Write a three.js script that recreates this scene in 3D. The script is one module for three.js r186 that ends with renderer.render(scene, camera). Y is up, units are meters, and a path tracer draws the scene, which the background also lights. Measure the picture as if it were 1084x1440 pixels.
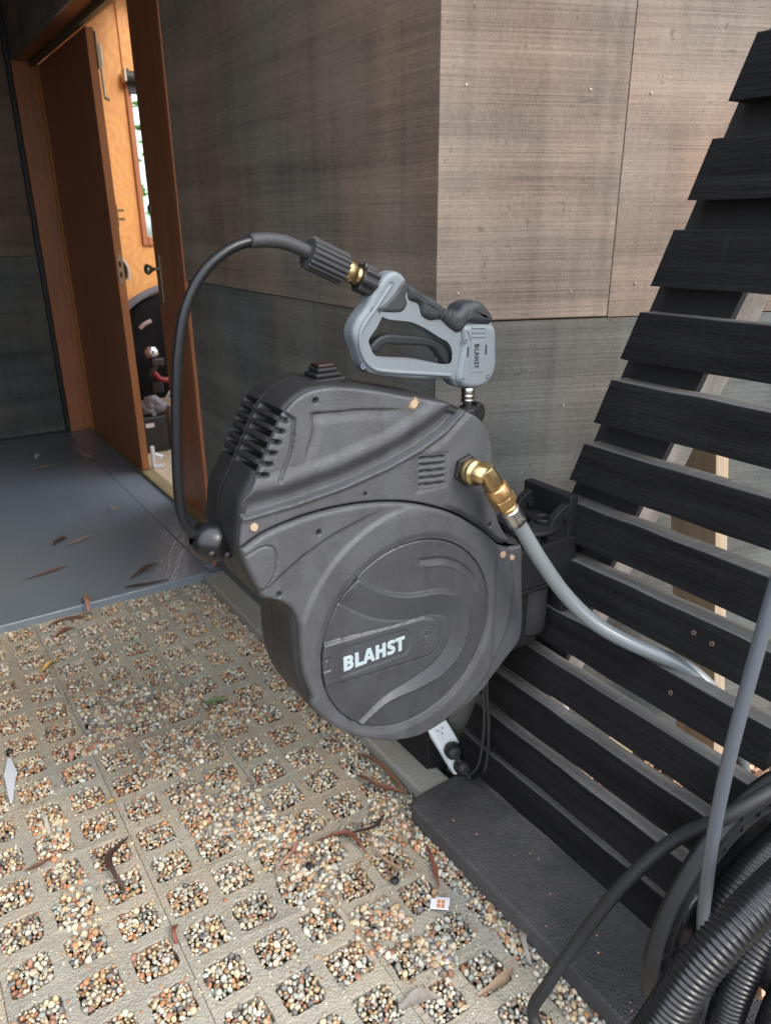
import * as THREE from 'three';
import { RoundedBoxGeometry } from 'three/addons/geometries/RoundedBoxGeometry.js';
import { mergeGeometries, mergeVertices } from 'three/addons/utils/BufferGeometryUtils.js';
import { FontLoader } from 'three/addons/loaders/FontLoader.js';
import { TextGeometry } from 'three/addons/geometries/TextGeometry.js';

// ------------------------------------------------------------------ camera, sky, sun, exposure
const scene = new THREE.Scene();
const camera = new THREE.PerspectiveCamera(68.52, 770 / 1024, 0.05, 400);
{
  const pitch = THREE.MathUtils.degToRad(21.35), yaw = THREE.MathUtils.degToRad(33.45), roll = THREE.MathUtils.degToRad(0.448);
  camera.position.set(0, 1.33, 0);
  camera.rotation.set(-pitch, -yaw, -roll, 'YXZ');
}
camera.focus = 1.4; camera.userData.fStop = 6;
const renderer = new THREE.WebGLRenderer({ antialias: true });
renderer.toneMapping = THREE.LinearToneMapping;
renderer.toneMappingExposure = 3.25;
renderer.shadowMap.enabled = true;
{
  // bright overcast sky, brightest overhead; below the horizon a dull ground colour
  const w = 256, h = 128, d = new Float32Array(w * h * 4);
  for (let j = 0; j < h; j++) for (let i = 0; i < w; i++) {
    const el = ((j + 0.5) / h - 0.5) * Math.PI, k = (j * w + i) * 4;
    const c = el > 0 ? 0.78 + 0.45 * Math.sin(el) : 0.1;
    d[k] = c * 0.93; d[k + 1] = c * 0.99; d[k + 2] = c * (el > 0 ? 1.1 : 0.8); d[k + 3] = 1;
  }
  const t = new THREE.DataTexture(d, w, h, THREE.RGBAFormat, THREE.FloatType);
  t.mapping = THREE.EquirectangularReflectionMapping; t.magFilter = THREE.LinearFilter; t.needsUpdate = true;
  scene.background = t; scene.environment = t; scene.environmentIntensity = 1;
}
const sun = new THREE.DirectionalLight(0xfff2e2, 0.9);
sun.position.set(2.5, 6, 5.5); sun.target.position.set(0.6, 0.5, -1.2);
sun.castShadow = true; sun.shadow.radius = 40; sun.shadow.mapSize.set(2048, 2048);
Object.assign(sun.shadow.camera, { left: -6, right: 6, top: 6, bottom: -6, near: 0.1, far: 30 });
scene.add(sun, sun.target);

// ------------------------------------------------------------------ helpers
function rng(a) { return () => { a |= 0; a = a + 0x6D2B79F5 | 0; let t = Math.imul(a ^ a >>> 15, 1 | a); t = t + Math.imul(t ^ t >>> 7, 61 | t) ^ t; return ((t ^ t >>> 14) >>> 0) / 4294967296; }; }
const V = (x, y, z) => new THREE.Vector3(x, y, z);
const lerp = (a, b, t) => a + (b - a) * t, clamp = (v, a, b) => Math.max(a, Math.min(b, v));
const sstep = (a, b, x) => { const t = clamp((x - a) / (b - a), 0, 1); return t * t * (3 - 2 * t); };
const hash = (x, y, s) => { let h = Math.imul(x, 374761393) ^ Math.imul(y, 668265263) ^ Math.imul(s, 1274126177); h = Math.imul(h ^ h >>> 13, 1274126177); return ((h ^ h >>> 16) >>> 0) / 4294967296; };
function vn(x, y, px, py, s) {            // value noise, repeating every px, py cells
  const xi = Math.floor(x), yi = Math.floor(y); let fx = x - xi, fy = y - yi;
  fx = fx * fx * (3 - 2 * fx); fy = fy * fy * (3 - 2 * fy);
  const X0 = ((xi % px) + px) % px, X1 = (X0 + 1) % px, Y0 = ((yi % py) + py) % py, Y1 = (Y0 + 1) % py;
  return lerp(lerp(hash(X0, Y0, s), hash(X1, Y0, s), fx), lerp(hash(X0, Y1, s), hash(X1, Y1, s), fx), fy);
}
const N = (u, v, fx, fy, s) => vn(u * fx, v * fy, fx, fy, s);      // u, v in 0..1
const FB = (u, v, f, s, o = 4) => { let a = 0.5, r = 0, t = 0; for (let i = 0; i < o; i++) { r += a * N(u, v, f, f, s + i); t += a; a *= 0.5; f *= 2; } return r / t; };
const toS = (c) => c <= 0.0031308 ? c * 12.92 : 1.055 * Math.pow(c, 1 / 2.4) - 0.055;
function texC(n, size, fn) {              // colour map from linear colours; one repeat covers `size` metres
  const d = new Uint8Array(n * n * 4);
  for (let j = 0; j < n; j++) for (let i = 0; i < n; i++) { const c = fn((i + 0.5) / n, (j + 0.5) / n), k = (j * n + i) * 4; for (let q = 0; q < 3; q++) d[k + q] = 255 * clamp(toS(c[q]), 0, 1); d[k + 3] = 255; }
  return fin(new THREE.DataTexture(d, n, n), size, true);
}
function texG(n, size, fn) {
  const d = new Uint8Array(n * n * 4);
  for (let j = 0; j < n; j++) for (let i = 0; i < n; i++) { const k = (j * n + i) * 4; d[k] = d[k + 1] = d[k + 2] = 255 * clamp(fn((i + 0.5) / n, (j + 0.5) / n), 0, 1); d[k + 3] = 255; }
  return fin(new THREE.DataTexture(d, n, n), size, false);
}
function fin(t, size, srgb) {
  t.wrapS = t.wrapT = THREE.RepeatWrapping; t.magFilter = THREE.LinearFilter; t.minFilter = THREE.LinearMipmapLinearFilter; t.generateMipmaps = true;
  t.repeat.set(1 / size, 1 / size); if (srgb) t.colorSpace = THREE.SRGBColorSpace; t.needsUpdate = true; return t;
}
const L3 = (r, g, b) => new THREE.Color().setRGB(r, g, b);
const mat = (c, rough = 0.6, o = {}) => new THREE.MeshStandardMaterial({ color: L3(...c), roughness: rough, ...o });
const phys = (c, rough, o) => new THREE.MeshPhysicalMaterial({ color: L3(...c), roughness: rough, ...o });

const taken = {};
function numbered(n) { const k = (taken[n] = (taken[n] ?? -1) + 1); return k ? `${n}_${String(k).padStart(3, '0')}` : n; }
function T(name, label, category, pos = [0, 0, 0], group) {         // a thing: a Group at its base
  const o = new THREE.Group(); o.name = numbered(name); o.position.set(...pos); o.userData = { label, category }; if (group) o.userData.group = group; scene.add(o); return o;
}
function M(name, geo, m, parent) {                                  // a part; its geometry is given in world metres
  const o = new THREE.Mesh(geo, m); o.name = name; o.castShadow = o.receiveShadow = true;
  let p = parent, off = V(0, 0, 0); while (p && p !== scene) { off.add(p.position); p = p.parent; }
  if (!geo.userData.local) geo.translate(-off.x, -off.y, -off.z);
  parent.add(o); return o;
}
function S(name, geo, m, kind = 'structure') { const o = new THREE.Mesh(geo, m); o.name = numbered(name); o.castShadow = o.receiveShadow = true; o.userData.kind = kind; scene.add(o); return o; }
function thing1(name, label, category, geo, m, group) {             // a thing that is one mesh, its origin at its base centre
  geo.computeBoundingBox(); const b = geo.boundingBox, c = [(b.min.x + b.max.x) / 2, b.min.y, (b.min.z + b.max.z) / 2];
  geo.translate(-c[0], -c[1], -c[2]);
  const o = new THREE.Mesh(geo, m); o.name = numbered(name); o.position.set(...c); o.castShadow = o.receiveShadow = true; o.userData = { label, category }; if (group) o.userData.group = group; scene.add(o); return o;
}
function uvm(g, vertical = false, off = 0) {                        // uv in metres, by the way each face points
  if (g.index) g = g.toNonIndexed();
  const p = g.attributes.position, uv = new Float32Array(p.count * 2), a = V(), b = V(), c = V(), n = V();
  for (let i = 0; i < p.count; i += 3) {
    a.fromBufferAttribute(p, i); b.fromBufferAttribute(p, i + 1); c.fromBufferAttribute(p, i + 2); n.copy(b).sub(a).cross(c.clone().sub(a));
    const ax = Math.abs(n.x), ay = Math.abs(n.y), az = Math.abs(n.z);
    [a, b, c].forEach((q, k) => { let u, v; if (ax >= ay && ax >= az) { u = q.z; v = q.y; } else if (ay >= az) { u = q.z; v = q.x; } else { u = q.x; v = q.y; } if (vertical) [u, v] = [v, u]; uv[(i + k) * 2] = u + off; uv[(i + k) * 2 + 1] = v + off * 0.7; });
  }
  g.setAttribute('uv', new THREE.BufferAttribute(uv, 2)); return g;
}
function box(x0, x1, y0, y1, z0, z1, r = 0, vertical = false, off = 0) {
  const w = x1 - x0, h = y1 - y0, d = z1 - z0;
  const g = r > 0 ? new RoundedBoxGeometry(w, h, d, 2, r) : new THREE.BoxGeometry(w, h, d);
  g.translate((x0 + x1) / 2, (y0 + y1) / 2, (z0 + z1) / 2); return uvm(g, vertical, off);
}
const mg = (...l) => { const all = l.every((g) => g.attributes.uv); return mergeGeometries(l.map((g) => { g = g.index ? g.toNonIndexed() : g; for (const k of Object.keys(g.attributes)) if (!(k === 'position' || k === 'normal' || (all && k === 'uv'))) g.deleteAttribute(k); return g; })); };
function sweep(pts, r, step = 0.006, radial = 14, flat = 1) {       // tube along points, radius r or r(metres along, total)
  const c = new THREE.CatmullRomCurve3(pts.map((p) => V(...p)), false, 'centripetal'); c.arcLengthDivisions = 400;
  const len = c.getLength(), n = Math.max(4, Math.ceil(len / step)), fr = c.computeFrenetFrames(n, false), pos = [], nor = [], uv = [], idx = [];
  const R = typeof r === 'function' ? r : () => r;
  for (let i = 0; i <= n; i++) {
    const p = c.getPointAt(i / n), rr = R(len * i / n, len);
    for (let k = 0; k <= radial; k++) {
      const a = k / radial * Math.PI * 2, d = fr.normals[i].clone().multiplyScalar(Math.cos(a)).addScaledVector(fr.binormals[i], Math.sin(a) * flat);
      pos.push(p.x + d.x * rr, p.y + d.y * rr, p.z + d.z * rr); nor.push(d.x, d.y, d.z); uv.push(len * i / n, k / radial * rr * 6.3);
    }
  }
  const w = radial + 1;
  for (let i = 0; i < n; i++) for (let k = 0; k < radial; k++) { const a = i * w + k; idx.push(a, a + 1, a + w, a + 1, a + w + 1, a + w); }
  for (const [i, s] of [[0, 1], [n, -1]]) { const b = pos.length / 3, p = c.getPointAt(i / n); pos.push(p.x, p.y, p.z); const t = fr.tangents[i]; nor.push(-t.x * s, -t.y * s, -t.z * s); uv.push(0, 0); for (let k = 0; k < radial; k++) { const a = i * w + k; s > 0 ? idx.push(b, a + 1, a) : idx.push(b, a, a + 1); } }
  const g = new THREE.BufferGeometry();
  g.setAttribute('position', new THREE.Float32BufferAttribute(pos, 3)); g.setAttribute('normal', new THREE.Float32BufferAttribute(nor, 3)); g.setAttribute('uv', new THREE.Float32BufferAttribute(uv, 2)); g.setIndex(idx);
  if (typeof r === 'function') g.computeVertexNormals();
  return g;
}
function rod(a, b, r0, r1 = r0, seg = 20, open = false) {           // cylinder from a to b
  const A = V(...a), B = V(...b), d = B.clone().sub(A), g = new THREE.CylinderGeometry(r1, r0, d.length(), seg, 1, open);
  g.applyQuaternion(new THREE.Quaternion().setFromUnitVectors(V(0, 1, 0), d.clone().normalize())); const m = A.add(B).multiplyScalar(0.5); g.translate(m.x, m.y, m.z); return g;
}
function latheAt(prof, a, dir, seg = 28) {                          // turned shape: profile [radius, along] from point a along dir
  const g = new THREE.LatheGeometry(prof.map(([x, y]) => new THREE.Vector2(Math.max(x, 1e-4), y)), seg);
  g.applyQuaternion(new THREE.Quaternion().setFromUnitVectors(V(0, 1, 0), V(...dir).normalize())); g.translate(...a); return g;
}
function smooth(pts, n, closed = true) { return new THREE.CatmullRomCurve3(pts.map((p) => V(p[0], p[1], 0)), closed, 'centripetal').getSpacedPoints(n).slice(0, closed ? n : n + 1).map((p) => [p.x, p.y]); }
function shapeOf(pts, holes = []) { const s = new THREE.Shape(pts.map((p) => new THREE.Vector2(...p))); holes.forEach((h) => s.holes.push(new THREE.Path(h.map((p) => new THREE.Vector2(...p))))); return s; }
function extrude(pts, z0, z1, bevel = 0, holes = [], seg = 3) {
  const g = new THREE.ExtrudeGeometry(shapeOf(pts, holes), { depth: z1 - z0 - 2 * bevel, bevelEnabled: bevel > 0, bevelThickness: bevel, bevelSize: bevel, bevelOffset: -bevel, bevelSegments: seg, curveSegments: 12 });
  g.translate(0, 0, z0 + bevel); return g;
}
function segD(px, py, a, b) { const dx = b[0] - a[0], dy = b[1] - a[1], t = clamp(((px - a[0]) * dx + (py - a[1]) * dy) / (dx * dx + dy * dy + 1e-12), 0, 1); return [Math.hypot(px - a[0] - t * dx, py - a[1] - t * dy), t]; }
function polyD(px, py, P, closed) { let m = 1e9, bx = 0, by = 0; const n = closed ? P.length : P.length - 1; for (let i = 0; i < n; i++) { const a = P[i], b = P[(i + 1) % P.length], [d, t] = segD(px, py, a, b); if (d < m) { m = d; bx = lerp(a[0], b[0], t); by = lerp(a[1], b[1], t); } } return [m, bx, by]; }
function inside(px, py, P) { let c = false; for (let i = 0, j = P.length - 1; i < P.length; j = i++) if ((P[i][1] > py) !== (P[j][1] > py) && px < (P[j][0] - P[i][0]) * (py - P[i][1]) / (P[j][1] - P[i][1]) + P[i][0]) c = !c; return c; }
const yAt = (P, x) => { if (x <= P[0][0]) return P[0][1]; for (let i = 1; i < P.length; i++) if (x <= P[i][0]) return lerp(P[i - 1][1], P[i][1], (x - P[i - 1][0]) / (P[i][0] - P[i - 1][0])); return P[P.length - 1][1]; };
// a moulded panel: outline P, relief h(x, y, distance to edge), rounded edge, sides going back to z = back
function relief(P, res, h, er, z, back) {
  let x0 = 9, x1 = -9, y0 = 9, y1 = -9; for (const [x, y] of P) { x0 = Math.min(x0, x); x1 = Math.max(x1, x); y0 = Math.min(y0, y); y1 = Math.max(y1, y); }
  const nx = Math.ceil((x1 - x0) / res) + 3, ny = Math.ceil((y1 - y0) / res) + 3; x0 -= res; y0 -= res;
  const st = new Int8Array(nx * ny), id = new Int32Array(nx * ny).fill(-1), pos = [], idx = [];
  const eh = (d) => d < er ? -(er - Math.sqrt(Math.max(0, er * er - (er - d) * (er - d)))) : 0;
  for (let j = 0; j < ny; j++) for (let i = 0; i < nx; i++) st[j * nx + i] = inside(x0 + i * res, y0 + j * res, P) ? 1 : 0;
  const get = (i, j) => {
    const k = j * nx + i; if (id[k] >= 0) return id[k];
    let x = x0 + i * res, y = y0 + j * res; let [d, bx, by] = polyD(x, y, P, true);
    if (!st[k]) { x = bx; y = by; d = 0; }
    pos.push(x, y, z + h(x, y, d) + eh(d)); return id[k] = pos.length / 3 - 1;
  };
  for (let j = 0; j < ny - 1; j++) for (let i = 0; i < nx - 1; i++) { const k = j * nx + i, s = st[k] + st[k + 1] + st[k + nx] + st[k + nx + 1]; if (!s) continue; const a = get(i, j), b = get(i + 1, j), c = get(i + 1, j + 1), d = get(i, j + 1); (i + j) % 2 ? idx.push(a, b, c, a, c, d) : idx.push(a, b, d, b, c, d); }
  let g = new THREE.BufferGeometry(); g.setAttribute('position', new THREE.Float32BufferAttribute(pos, 3)); g.setIndex(idx); g.computeVertexNormals();
  const sp = [], si = []; P.forEach(([x, y], i) => { sp.push(x, y, z + h(x, y, 0) - er, x, y, back); const a = i * 2, b = ((i + 1) % P.length) * 2; si.push(a, a + 1, b, b, a + 1, b + 1); });
  let s = new THREE.BufferGeometry(); s.setAttribute('position', new THREE.Float32BufferAttribute(sp, 3)); s.setIndex(si); s.computeVertexNormals();
  return uvm(mg(g, s));
}

// ------------------------------------------------------------------ materials
// rough-sawn plywood: fine horizontal saw lines, broad uneven stain, short torn fibres
const sawn = (u, v) => 0.42 * N(u, v, 5, 420, 1) + 0.26 * N(u, v, 11, 800, 2) + 0.16 * N(u, v, 4, 90, 3) + 0.16 * N(u, v, 260, 500, 4);
const plyMap = texC(1500, 1.1, (u, v) => {
  const s = sawn(u, v), big = FB(u, v, 4, 20, 4), pink = FB(u, v, 3, 40, 3), col = N(u, v, 60, 2, 6), band = N(u, v, 2, 26, 7);
  let k = 0.68 + 0.4 * (s - 0.5) + 0.42 * (big - 0.5) + 0.12 * (FB(u, v, 16, 25, 3) - 0.5) + 0.1 * (N(u, v, 22, 3, 13) - 0.5) + 0.14 * (N(u, v, 420, 130, 12) - 0.5) + 0.12 * (col - 0.5) + 0.25 * (band - 0.5);
  if (N(u, v, 90, 150, 8) > 0.93) k *= 0.72;
  const q = (pink - 0.5) * 0.5; k = Math.max(k, 0.15) * 1.05;
  return [k * (1 + q), k, k * (1 - q * 0.5)];
});
const plyBump = texG(1500, 1.1, (u, v) => 0.8 * sawn(u, v) + 0.2 * N(u, v, 500, 700, 9));
const sawMat = (c, b = 0.0012, r = 0.85) => mat(c, r, { map: plyMap, bumpMap: plyBump, bumpScale: b });
const mUpper = sawMat([0.255, 0.2, 0.155]), mLower = sawMat([0.145, 0.145, 0.13]);
const woodG = (u, v, s) => 0.45 * N(u, v, 3, 60, s) + 0.3 * N(u, v, 8, 200, s + 1) + 0.25 * FB(u, v, 6, s + 2, 3);
const stainMap = texC(512, 1.0, (u, v) => { const k = 0.7 + 0.6 * (woodG(u, v, 60) - 0.3); return [k, k * 0.97, k * 0.93]; });
const mStain = mat([0.36, 0.135, 0.06], 0.4, { map: stainMap });
const mStainLt = mat([0.45, 0.18, 0.08], 0.5, { map: stainMap });
const plyOrange = texC(768, 1.2, (u, v) => { const w = FB(u, v, 3, 90, 3) * 14 + v * 3, r = Math.abs((w % 1) - 0.5) * 2, k = 0.92 + 0.09 * r + 0.12 * (N(u, v, 300, 20, 91) - 0.5); return [0.74 * k, 0.37 * k * k, 0.12 * k * k]; });
const mPlyOrange = mat([0.95, 0.95, 0.95], 0.55, { map: plyOrange });
const mRaw = mat([0.38, 0.3, 0.215], 0.85, { map: texC(512, 0.5, (u, v) => { const k = 0.55 + 0.75 * woodG(u, v, 70); return [k, k * 0.96, k * 0.9]; }), bumpMap: plyBump, bumpScale: 0.0008 });
const mRawGrey = mat([0.3, 0.27, 0.24], 0.85, { map: plyMap, bumpMap: plyBump, bumpScale: 0.001 });
// slats: black paint over sawn timber; top faces grey, backs grey brown (vertex colour)
const slatMap = texC(1024, 0.9, (u, v) => { const g = woodG(u, v, 110), sp = N(u, v, 300, 300, 115) > 0.955 && FB(u, v, 7, 118, 2) > 0.48 ? 4 : 1, scr = N(u, v, 400, 12, 116) > 0.88 ? 1.35 : 1, k = (0.35 + 1.1 * g + 0.6 * (FB(u, v, 4, 121, 4) - 0.4)) * sp * scr; return [k * 0.5, k * 0.5, k * 0.5]; });
const mSlat = new THREE.MeshPhysicalMaterial({ vertexColors: true, roughness: 0.75, specularIntensity: 0.22, map: slatMap, bumpMap: texG(1024, 0.9, (u, v) => 0.6 * woodG(u, v, 110) + 0.25 * N(u, v, 40, 500, 117) + 0.15 * N(u, v, 500, 500, 119)), bumpScale: 0.003 });
const concN = (u, v) => 0.5 * FB(u, v, 12, 130, 4) + 0.3 * N(u, v, 380, 380, 131) + 0.2 * N(u, v, 190, 190, 132);
const concMap = texC(1024, 0.8, (u, v) => { const k = 0.62 + 0.55 * concN(u, v) + 0.14 * (FB(u, v, 3, 140, 3) - 0.5), y = 1.8 * (FB(u, v, 4, 150, 3) - 0.5), sp = N(u, v, 420, 420, 133) > 0.93 ? 0.7 : 1; return [k * (1 + 0.12 * y) * sp, k * sp, k * (1 - 0.16 * y) * sp]; });
const concBump = texG(1024, 0.8, concN);
const mPaver = [[0.4, 0.352, 0.268], [0.375, 0.332, 0.257], [0.415, 0.366, 0.28]].map((c) => mat(c, 0.78, { map: concMap, bumpMap: concBump, bumpScale: 0.004 }));
const mConc = mat([0.3, 0.28, 0.23], 0.9, { map: concMap, bumpMap: concBump, bumpScale: 0.004 });
const slabN = (u, v) => 0.5 * FB(u, v, 8, 160, 4) + 0.5 * N(u, v, 240, 240, 161);
const mSlab = mat([0.19, 0.222, 0.25], 0.26, {
  map: texC(1024, 1.6, (u, v) => { const k = 0.85 + 0.3 * (FB(u, v, 5, 165, 4) - 0.3), s = N(u, v, 350, 350, 166) > 0.95 ? 1.35 : 1; return [k * s, k * s, k * s]; }), bumpMap: texG(1024, 1.6, slabN), bumpScale: 0.0016,
  roughnessMap: texG(512, 1.6, (u, v) => 0.75 + 0.5 * (FB(u, v, 6, 168, 4) - 0.4)) });
const mSoil = mat([0.1, 0.075, 0.05], 0.95, { map: concMap });
const mDarkPlain = mat([0.02, 0.02, 0.02], 0.8);
const mRoof = mat([0.24, 0.22, 0.2], 0.8), mPlain = mat([0.4, 0.38, 0.35], 0.8);

// ------------------------------------------------------------------ ground, paving bed, slab, kerb
{
  const g = new THREE.PlaneGeometry(160, 160); g.rotateX(-Math.PI / 2); g.translate(0, -0.03, 0); S('ground', uvm(g), mSoil);
  S('painted_slab', mg(box(-3, 0.905, -0.025, 0.03, -5.2, -2.63, 0.006), box(0.905, 1.05, -0.025, 0.0299, -5.2, -2.69)), mSlab);
  S('concrete_kerb', box(0.865, 0.955, -0.02, 0.034, -2.61, -1.16, 0.008), mConc);
}
const CX = 0.1024, CZ = 0.1053, X0 = -0.0093, Z0 = -1.0069;          // the hollow cells of the grid pavers
const cells = [];
{
  const R = rng(5);
  const unit = (seed) => {                                          // 3 x 4 cells; the joints along x run through the middle of cells
    const r = rng(seed), j = () => (r() - 0.5) * 0.0045, W = 3 * CX, D = 4 * CZ, ax = 0.0378, az = 0.0378, gap = 0.0002;
    const edge = (z, s) => { const e = []; for (let i = 0; i < 3; i++) { const c = (i + 0.5) * CX; e.push([c - ax + j(), z], [c - ax + 0.003 + j(), z + s * (az - 0.004)], [c - ax + 0.008, z + s * az + j()], [c + j(), z + s * az + j()], [c + ax - 0.008, z + s * az + j()], [c + ax - 0.003 + j(), z + s * (az - 0.006)], [c + ax + j(), z]); } return e; };
    const top = edge(gap, 1), bot = edge(D - gap, -1).reverse();
    const out = [[gap, gap], ...top, [W - gap, gap], [W - gap, D - gap], ...bot, [gap, D - gap]];
    const holes = [];
    for (let i = 0; i < 3; i++) for (let k = 1; k < 4; k++) {
      const cx = (i + 0.5) * CX, cz = k * CZ, h = [];
      for (let q = 0; q < 24; q++) { const a = (q + 0.5) / 24 * Math.PI * 2, c = Math.cos(a), s = Math.sin(a), m = Math.pow(Math.pow(Math.abs(c), 11) + Math.pow(Math.abs(s), 11), -1 / 11); h.push([cx + ax * c * m + j(), cz + az * s * m + j()]); }
      holes.push(h);
    }
    const g = new THREE.ExtrudeGeometry(shapeOf(out, holes), { depth: 0.036, bevelEnabled: true, bevelThickness: 0.003, bevelSize: 0.002, bevelOffset: -0.002, bevelSegments: 2 });
    g.rotateX(Math.PI / 2); g.scale(1, 1, 1); g.translate(0, -0.003, 0);     // shape y becomes z, the top face at y = 0
    const p = g.attributes.position, uv = new Float32Array(p.count * 2);
    for (let i = 0; i < p.count; i++) { p.setY(i, p.getY(i) + (vn(p.getX(i) * 9, p.getZ(i) * 9, 99, 99, seed) - 0.5) * 0.004); uv[i * 2] = p.getX(i) + seed * 0.31; uv[i * 2 + 1] = p.getZ(i) + p.getY(i) + seed * 0.17; }
    g.setAttribute('uv', new THREE.BufferAttribute(uv, 2)); g.computeVertexNormals(); g.userData.local = true; return g;
  };
  const variants = [unit(1), unit(2), unit(3), unit(4)];
  const pav = T('grid_paving', 'sand coloured concrete grid paving filled with pebbles in front of the hose reel', 'paving', [0.2, 0, -1.5]);
  for (let a = -5; a <= 2; a++) for (let b = -4; b <= 3; b++) {
    const x = X0 + (a * 3 - 0.5) * CX, z = Z0 + (b * 4 - 2) * CZ + (a === 2 && b >= -1 ? 0.055 : 0);
    if (z < -2.95 || z > -0.1) continue;
    const m = M('paver', variants[(a * 3 + b * 5 + 60) % 4], mPaver[(a * 2 + b + 40) % 3], pav); m.position.set(x - 0.2, (R() - 0.5) * 0.003, z + 1.5); if (a === 2 && b === -2) m.scale.z = 1.13; m.rotation.set((R() - 0.5) * 0.004, 0, (R() - 0.5) * 0.004);
    for (let i = 0; i < 3; i++) for (let k = 0; k < 4; k++) cells.push([x + (i + 0.5) * CX, z + k * CZ * (a === 2 && b === -2 ? 1.13 : 1)]);
  }
}
// pebbles: packed in every cell, spilt over the webs in places, and along the edge beside the black plank
{
  const R = rng(77), P = [], tone = (x, z) => vn(x * 3 + 40, z * 3 + 40, 999, 999, 3);
  const fill = (x0, x1, z0, z1, n, y, occ) => {
    const put = [];
    for (let t = 0; t < n; t++) {
      const x = lerp(x0, x1, R()), z = lerp(z0, z1, R()), r = 0.0028 + 0.0042 * Math.pow(R(), 1.3);
      if (put.some((q) => Math.hypot(q[0] - x, q[1] - z) < (q[2] + r) * occ)) continue;
      put.push([x, z, r]); P.push([x, y + (R() - 0.5) * 0.004 - r * 0.35, z, r]);
    }
  };
  for (const [x, z] of cells) {
    if (x < -1.1 || x > 0.84 || z < -2.66 || (x < -0.2 && z > -0.75)) continue;
    const near = z > -1.9;
    const full = 0.000 + 0.004 * (vn(x * 5 + 9, z * 5 + 9, 999, 999, 8) - 0.6);
    fill(x - 0.039, x + 0.039, z - 0.038, z + 0.038, 150, -0.0075 + full, 0.72); fill(x - 0.0345, x + 0.0345, z - 0.034, z + 0.034, near ? 240 : 200, 0.0012 + full, 0.78); for (let t = 0; t < 18; t++) { const s = R() < 0.5 ? -1 : 1, e = 0.036 + 0.016 * Math.pow(R(), 1.6), q = (R() - 0.5) * 0.086, r = 0.0011 + 0.0021 * R(), ho = R() < 0.5; P.push([x + (ho ? s * e : q), r * 0.45, z + (ho ? q : s * e), r]); } void 0;
  }
  const spill = [[0.46, -1.42, 0.1, 0.13], [0.52, -1.28, 0.07, 0.09], [0.42, -1.68, 0.1, 0.1], [0.1, -1.31, 0.035, 0.13], [0.36, -2.0, 0.1, 0.1], [0.28, -1.85, 0.08, 0.05], [0.54, -1.12, 0.07, 0.1], [0.6, -0.93, 0.06, 0.07], [0.62, -1.75, 0.08, 0.06], [0.1, -1.56, 0.04, 0.1], [0.78, -1.2, 0.04, 0.07], [0.5, -1.9, 0.1, 0.06], [0.66, -0.82, 0.04, 0.05], [0.73, -1.12, 0.04, 0.05]];
  for (const [x, z, rx, rz] of spill) for (let t = 0; t < 3000 * rx * 1.3; t++) { const a = R() * 6.283, d = Math.sqrt(R()), px = x + Math.cos(a) * d * rx, pz = z + Math.sin(a) * d * rz, r = 0.003 + 0.0045 * R(); if (R() < d * d * 0.7) continue; P.push([px, r * 0.35, pz, r]); }
  for (let t = 0; t < 110; t++) { const r = 0.003 + 0.003 * R(); P.push([lerp(-0.7, 0.8, R()), r * 0.45, lerp(-2.5, -0.5, R()), r]); }
  for (let t = 0; t < 900; t++) { const z = lerp(-1.17, -0.3, R()), r = 0.003 + 0.004 * R(); P.push([lerp(0.765, 0.83, R()) + 0.02 * vn(z * 7 + 20, 1, 99, 99, 4), 0.001 + R() * 0.006, z, r]); }
  for (let t = 0; t < 500; t++) { const r = 0.003 + 0.003 * R(); P.push([lerp(0.79, 0.87, R()), R() * 0.008 - 0.002, lerp(-2.6, -1.1, R()), r]); }
  const g = new THREE.SphereGeometry(1, 10, 7), mp = mat([1.0, 0.99, 0.96], 0.6), im = new THREE.InstancedMesh(g, mp, P.length), o = new THREE.Object3D(), c = new THREE.Color();
  const pal = [[0.52, 0.46, 0.34], [0.58, 0.54, 0.45], [0.46, 0.34, 0.2], [0.38, 0.24, 0.13], [0.42, 0.4, 0.34], [0.32, 0.3, 0.26], [0.29, 0.15, 0.1], [0.16, 0.155, 0.145], [0.42, 0.2, 0.1], [0.52, 0.42, 0.26], [0.38, 0.4, 0.36], [0.55, 0.42, 0.31]];
  P.forEach(([x, y, z, r], i) => {
    o.position.set(x, y, z); o.rotation.set(R() * 6, R() * 6, R() * 6); o.scale.set(r * (1 + 0.5 * R()), r * (0.62 + 0.3 * R()), r * (0.8 + 0.35 * R())); o.updateMatrix(); im.setMatrixAt(i, o.matrix);
    const warm = tone(x, z) + (x < 0.25 ? 0.22 : -0.12); let k = Math.floor(R() * 12); if (R() < 0.45) k = warm > R() ? [2, 3, 9, 8, 11, 0, 6][Math.floor(R() * 7)] : [0, 1, 4, 10, 1, 5, 7][Math.floor(R() * 7)];
    const q = 0.75 + 0.5 * R(); c.setRGB(pal[k][0] * q, pal[k][1] * q, pal[k][2] * q); im.setColorAt(i, c);
  });
  im.name = 'pebbles'; im.castShadow = im.receiveShadow = true; im.userData = { label: 'mixed cream, tan, grey and dark pebbles filling the paving cells', category: 'pebbles', kind: 'stuff' }; scene.add(im);
}

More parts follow.
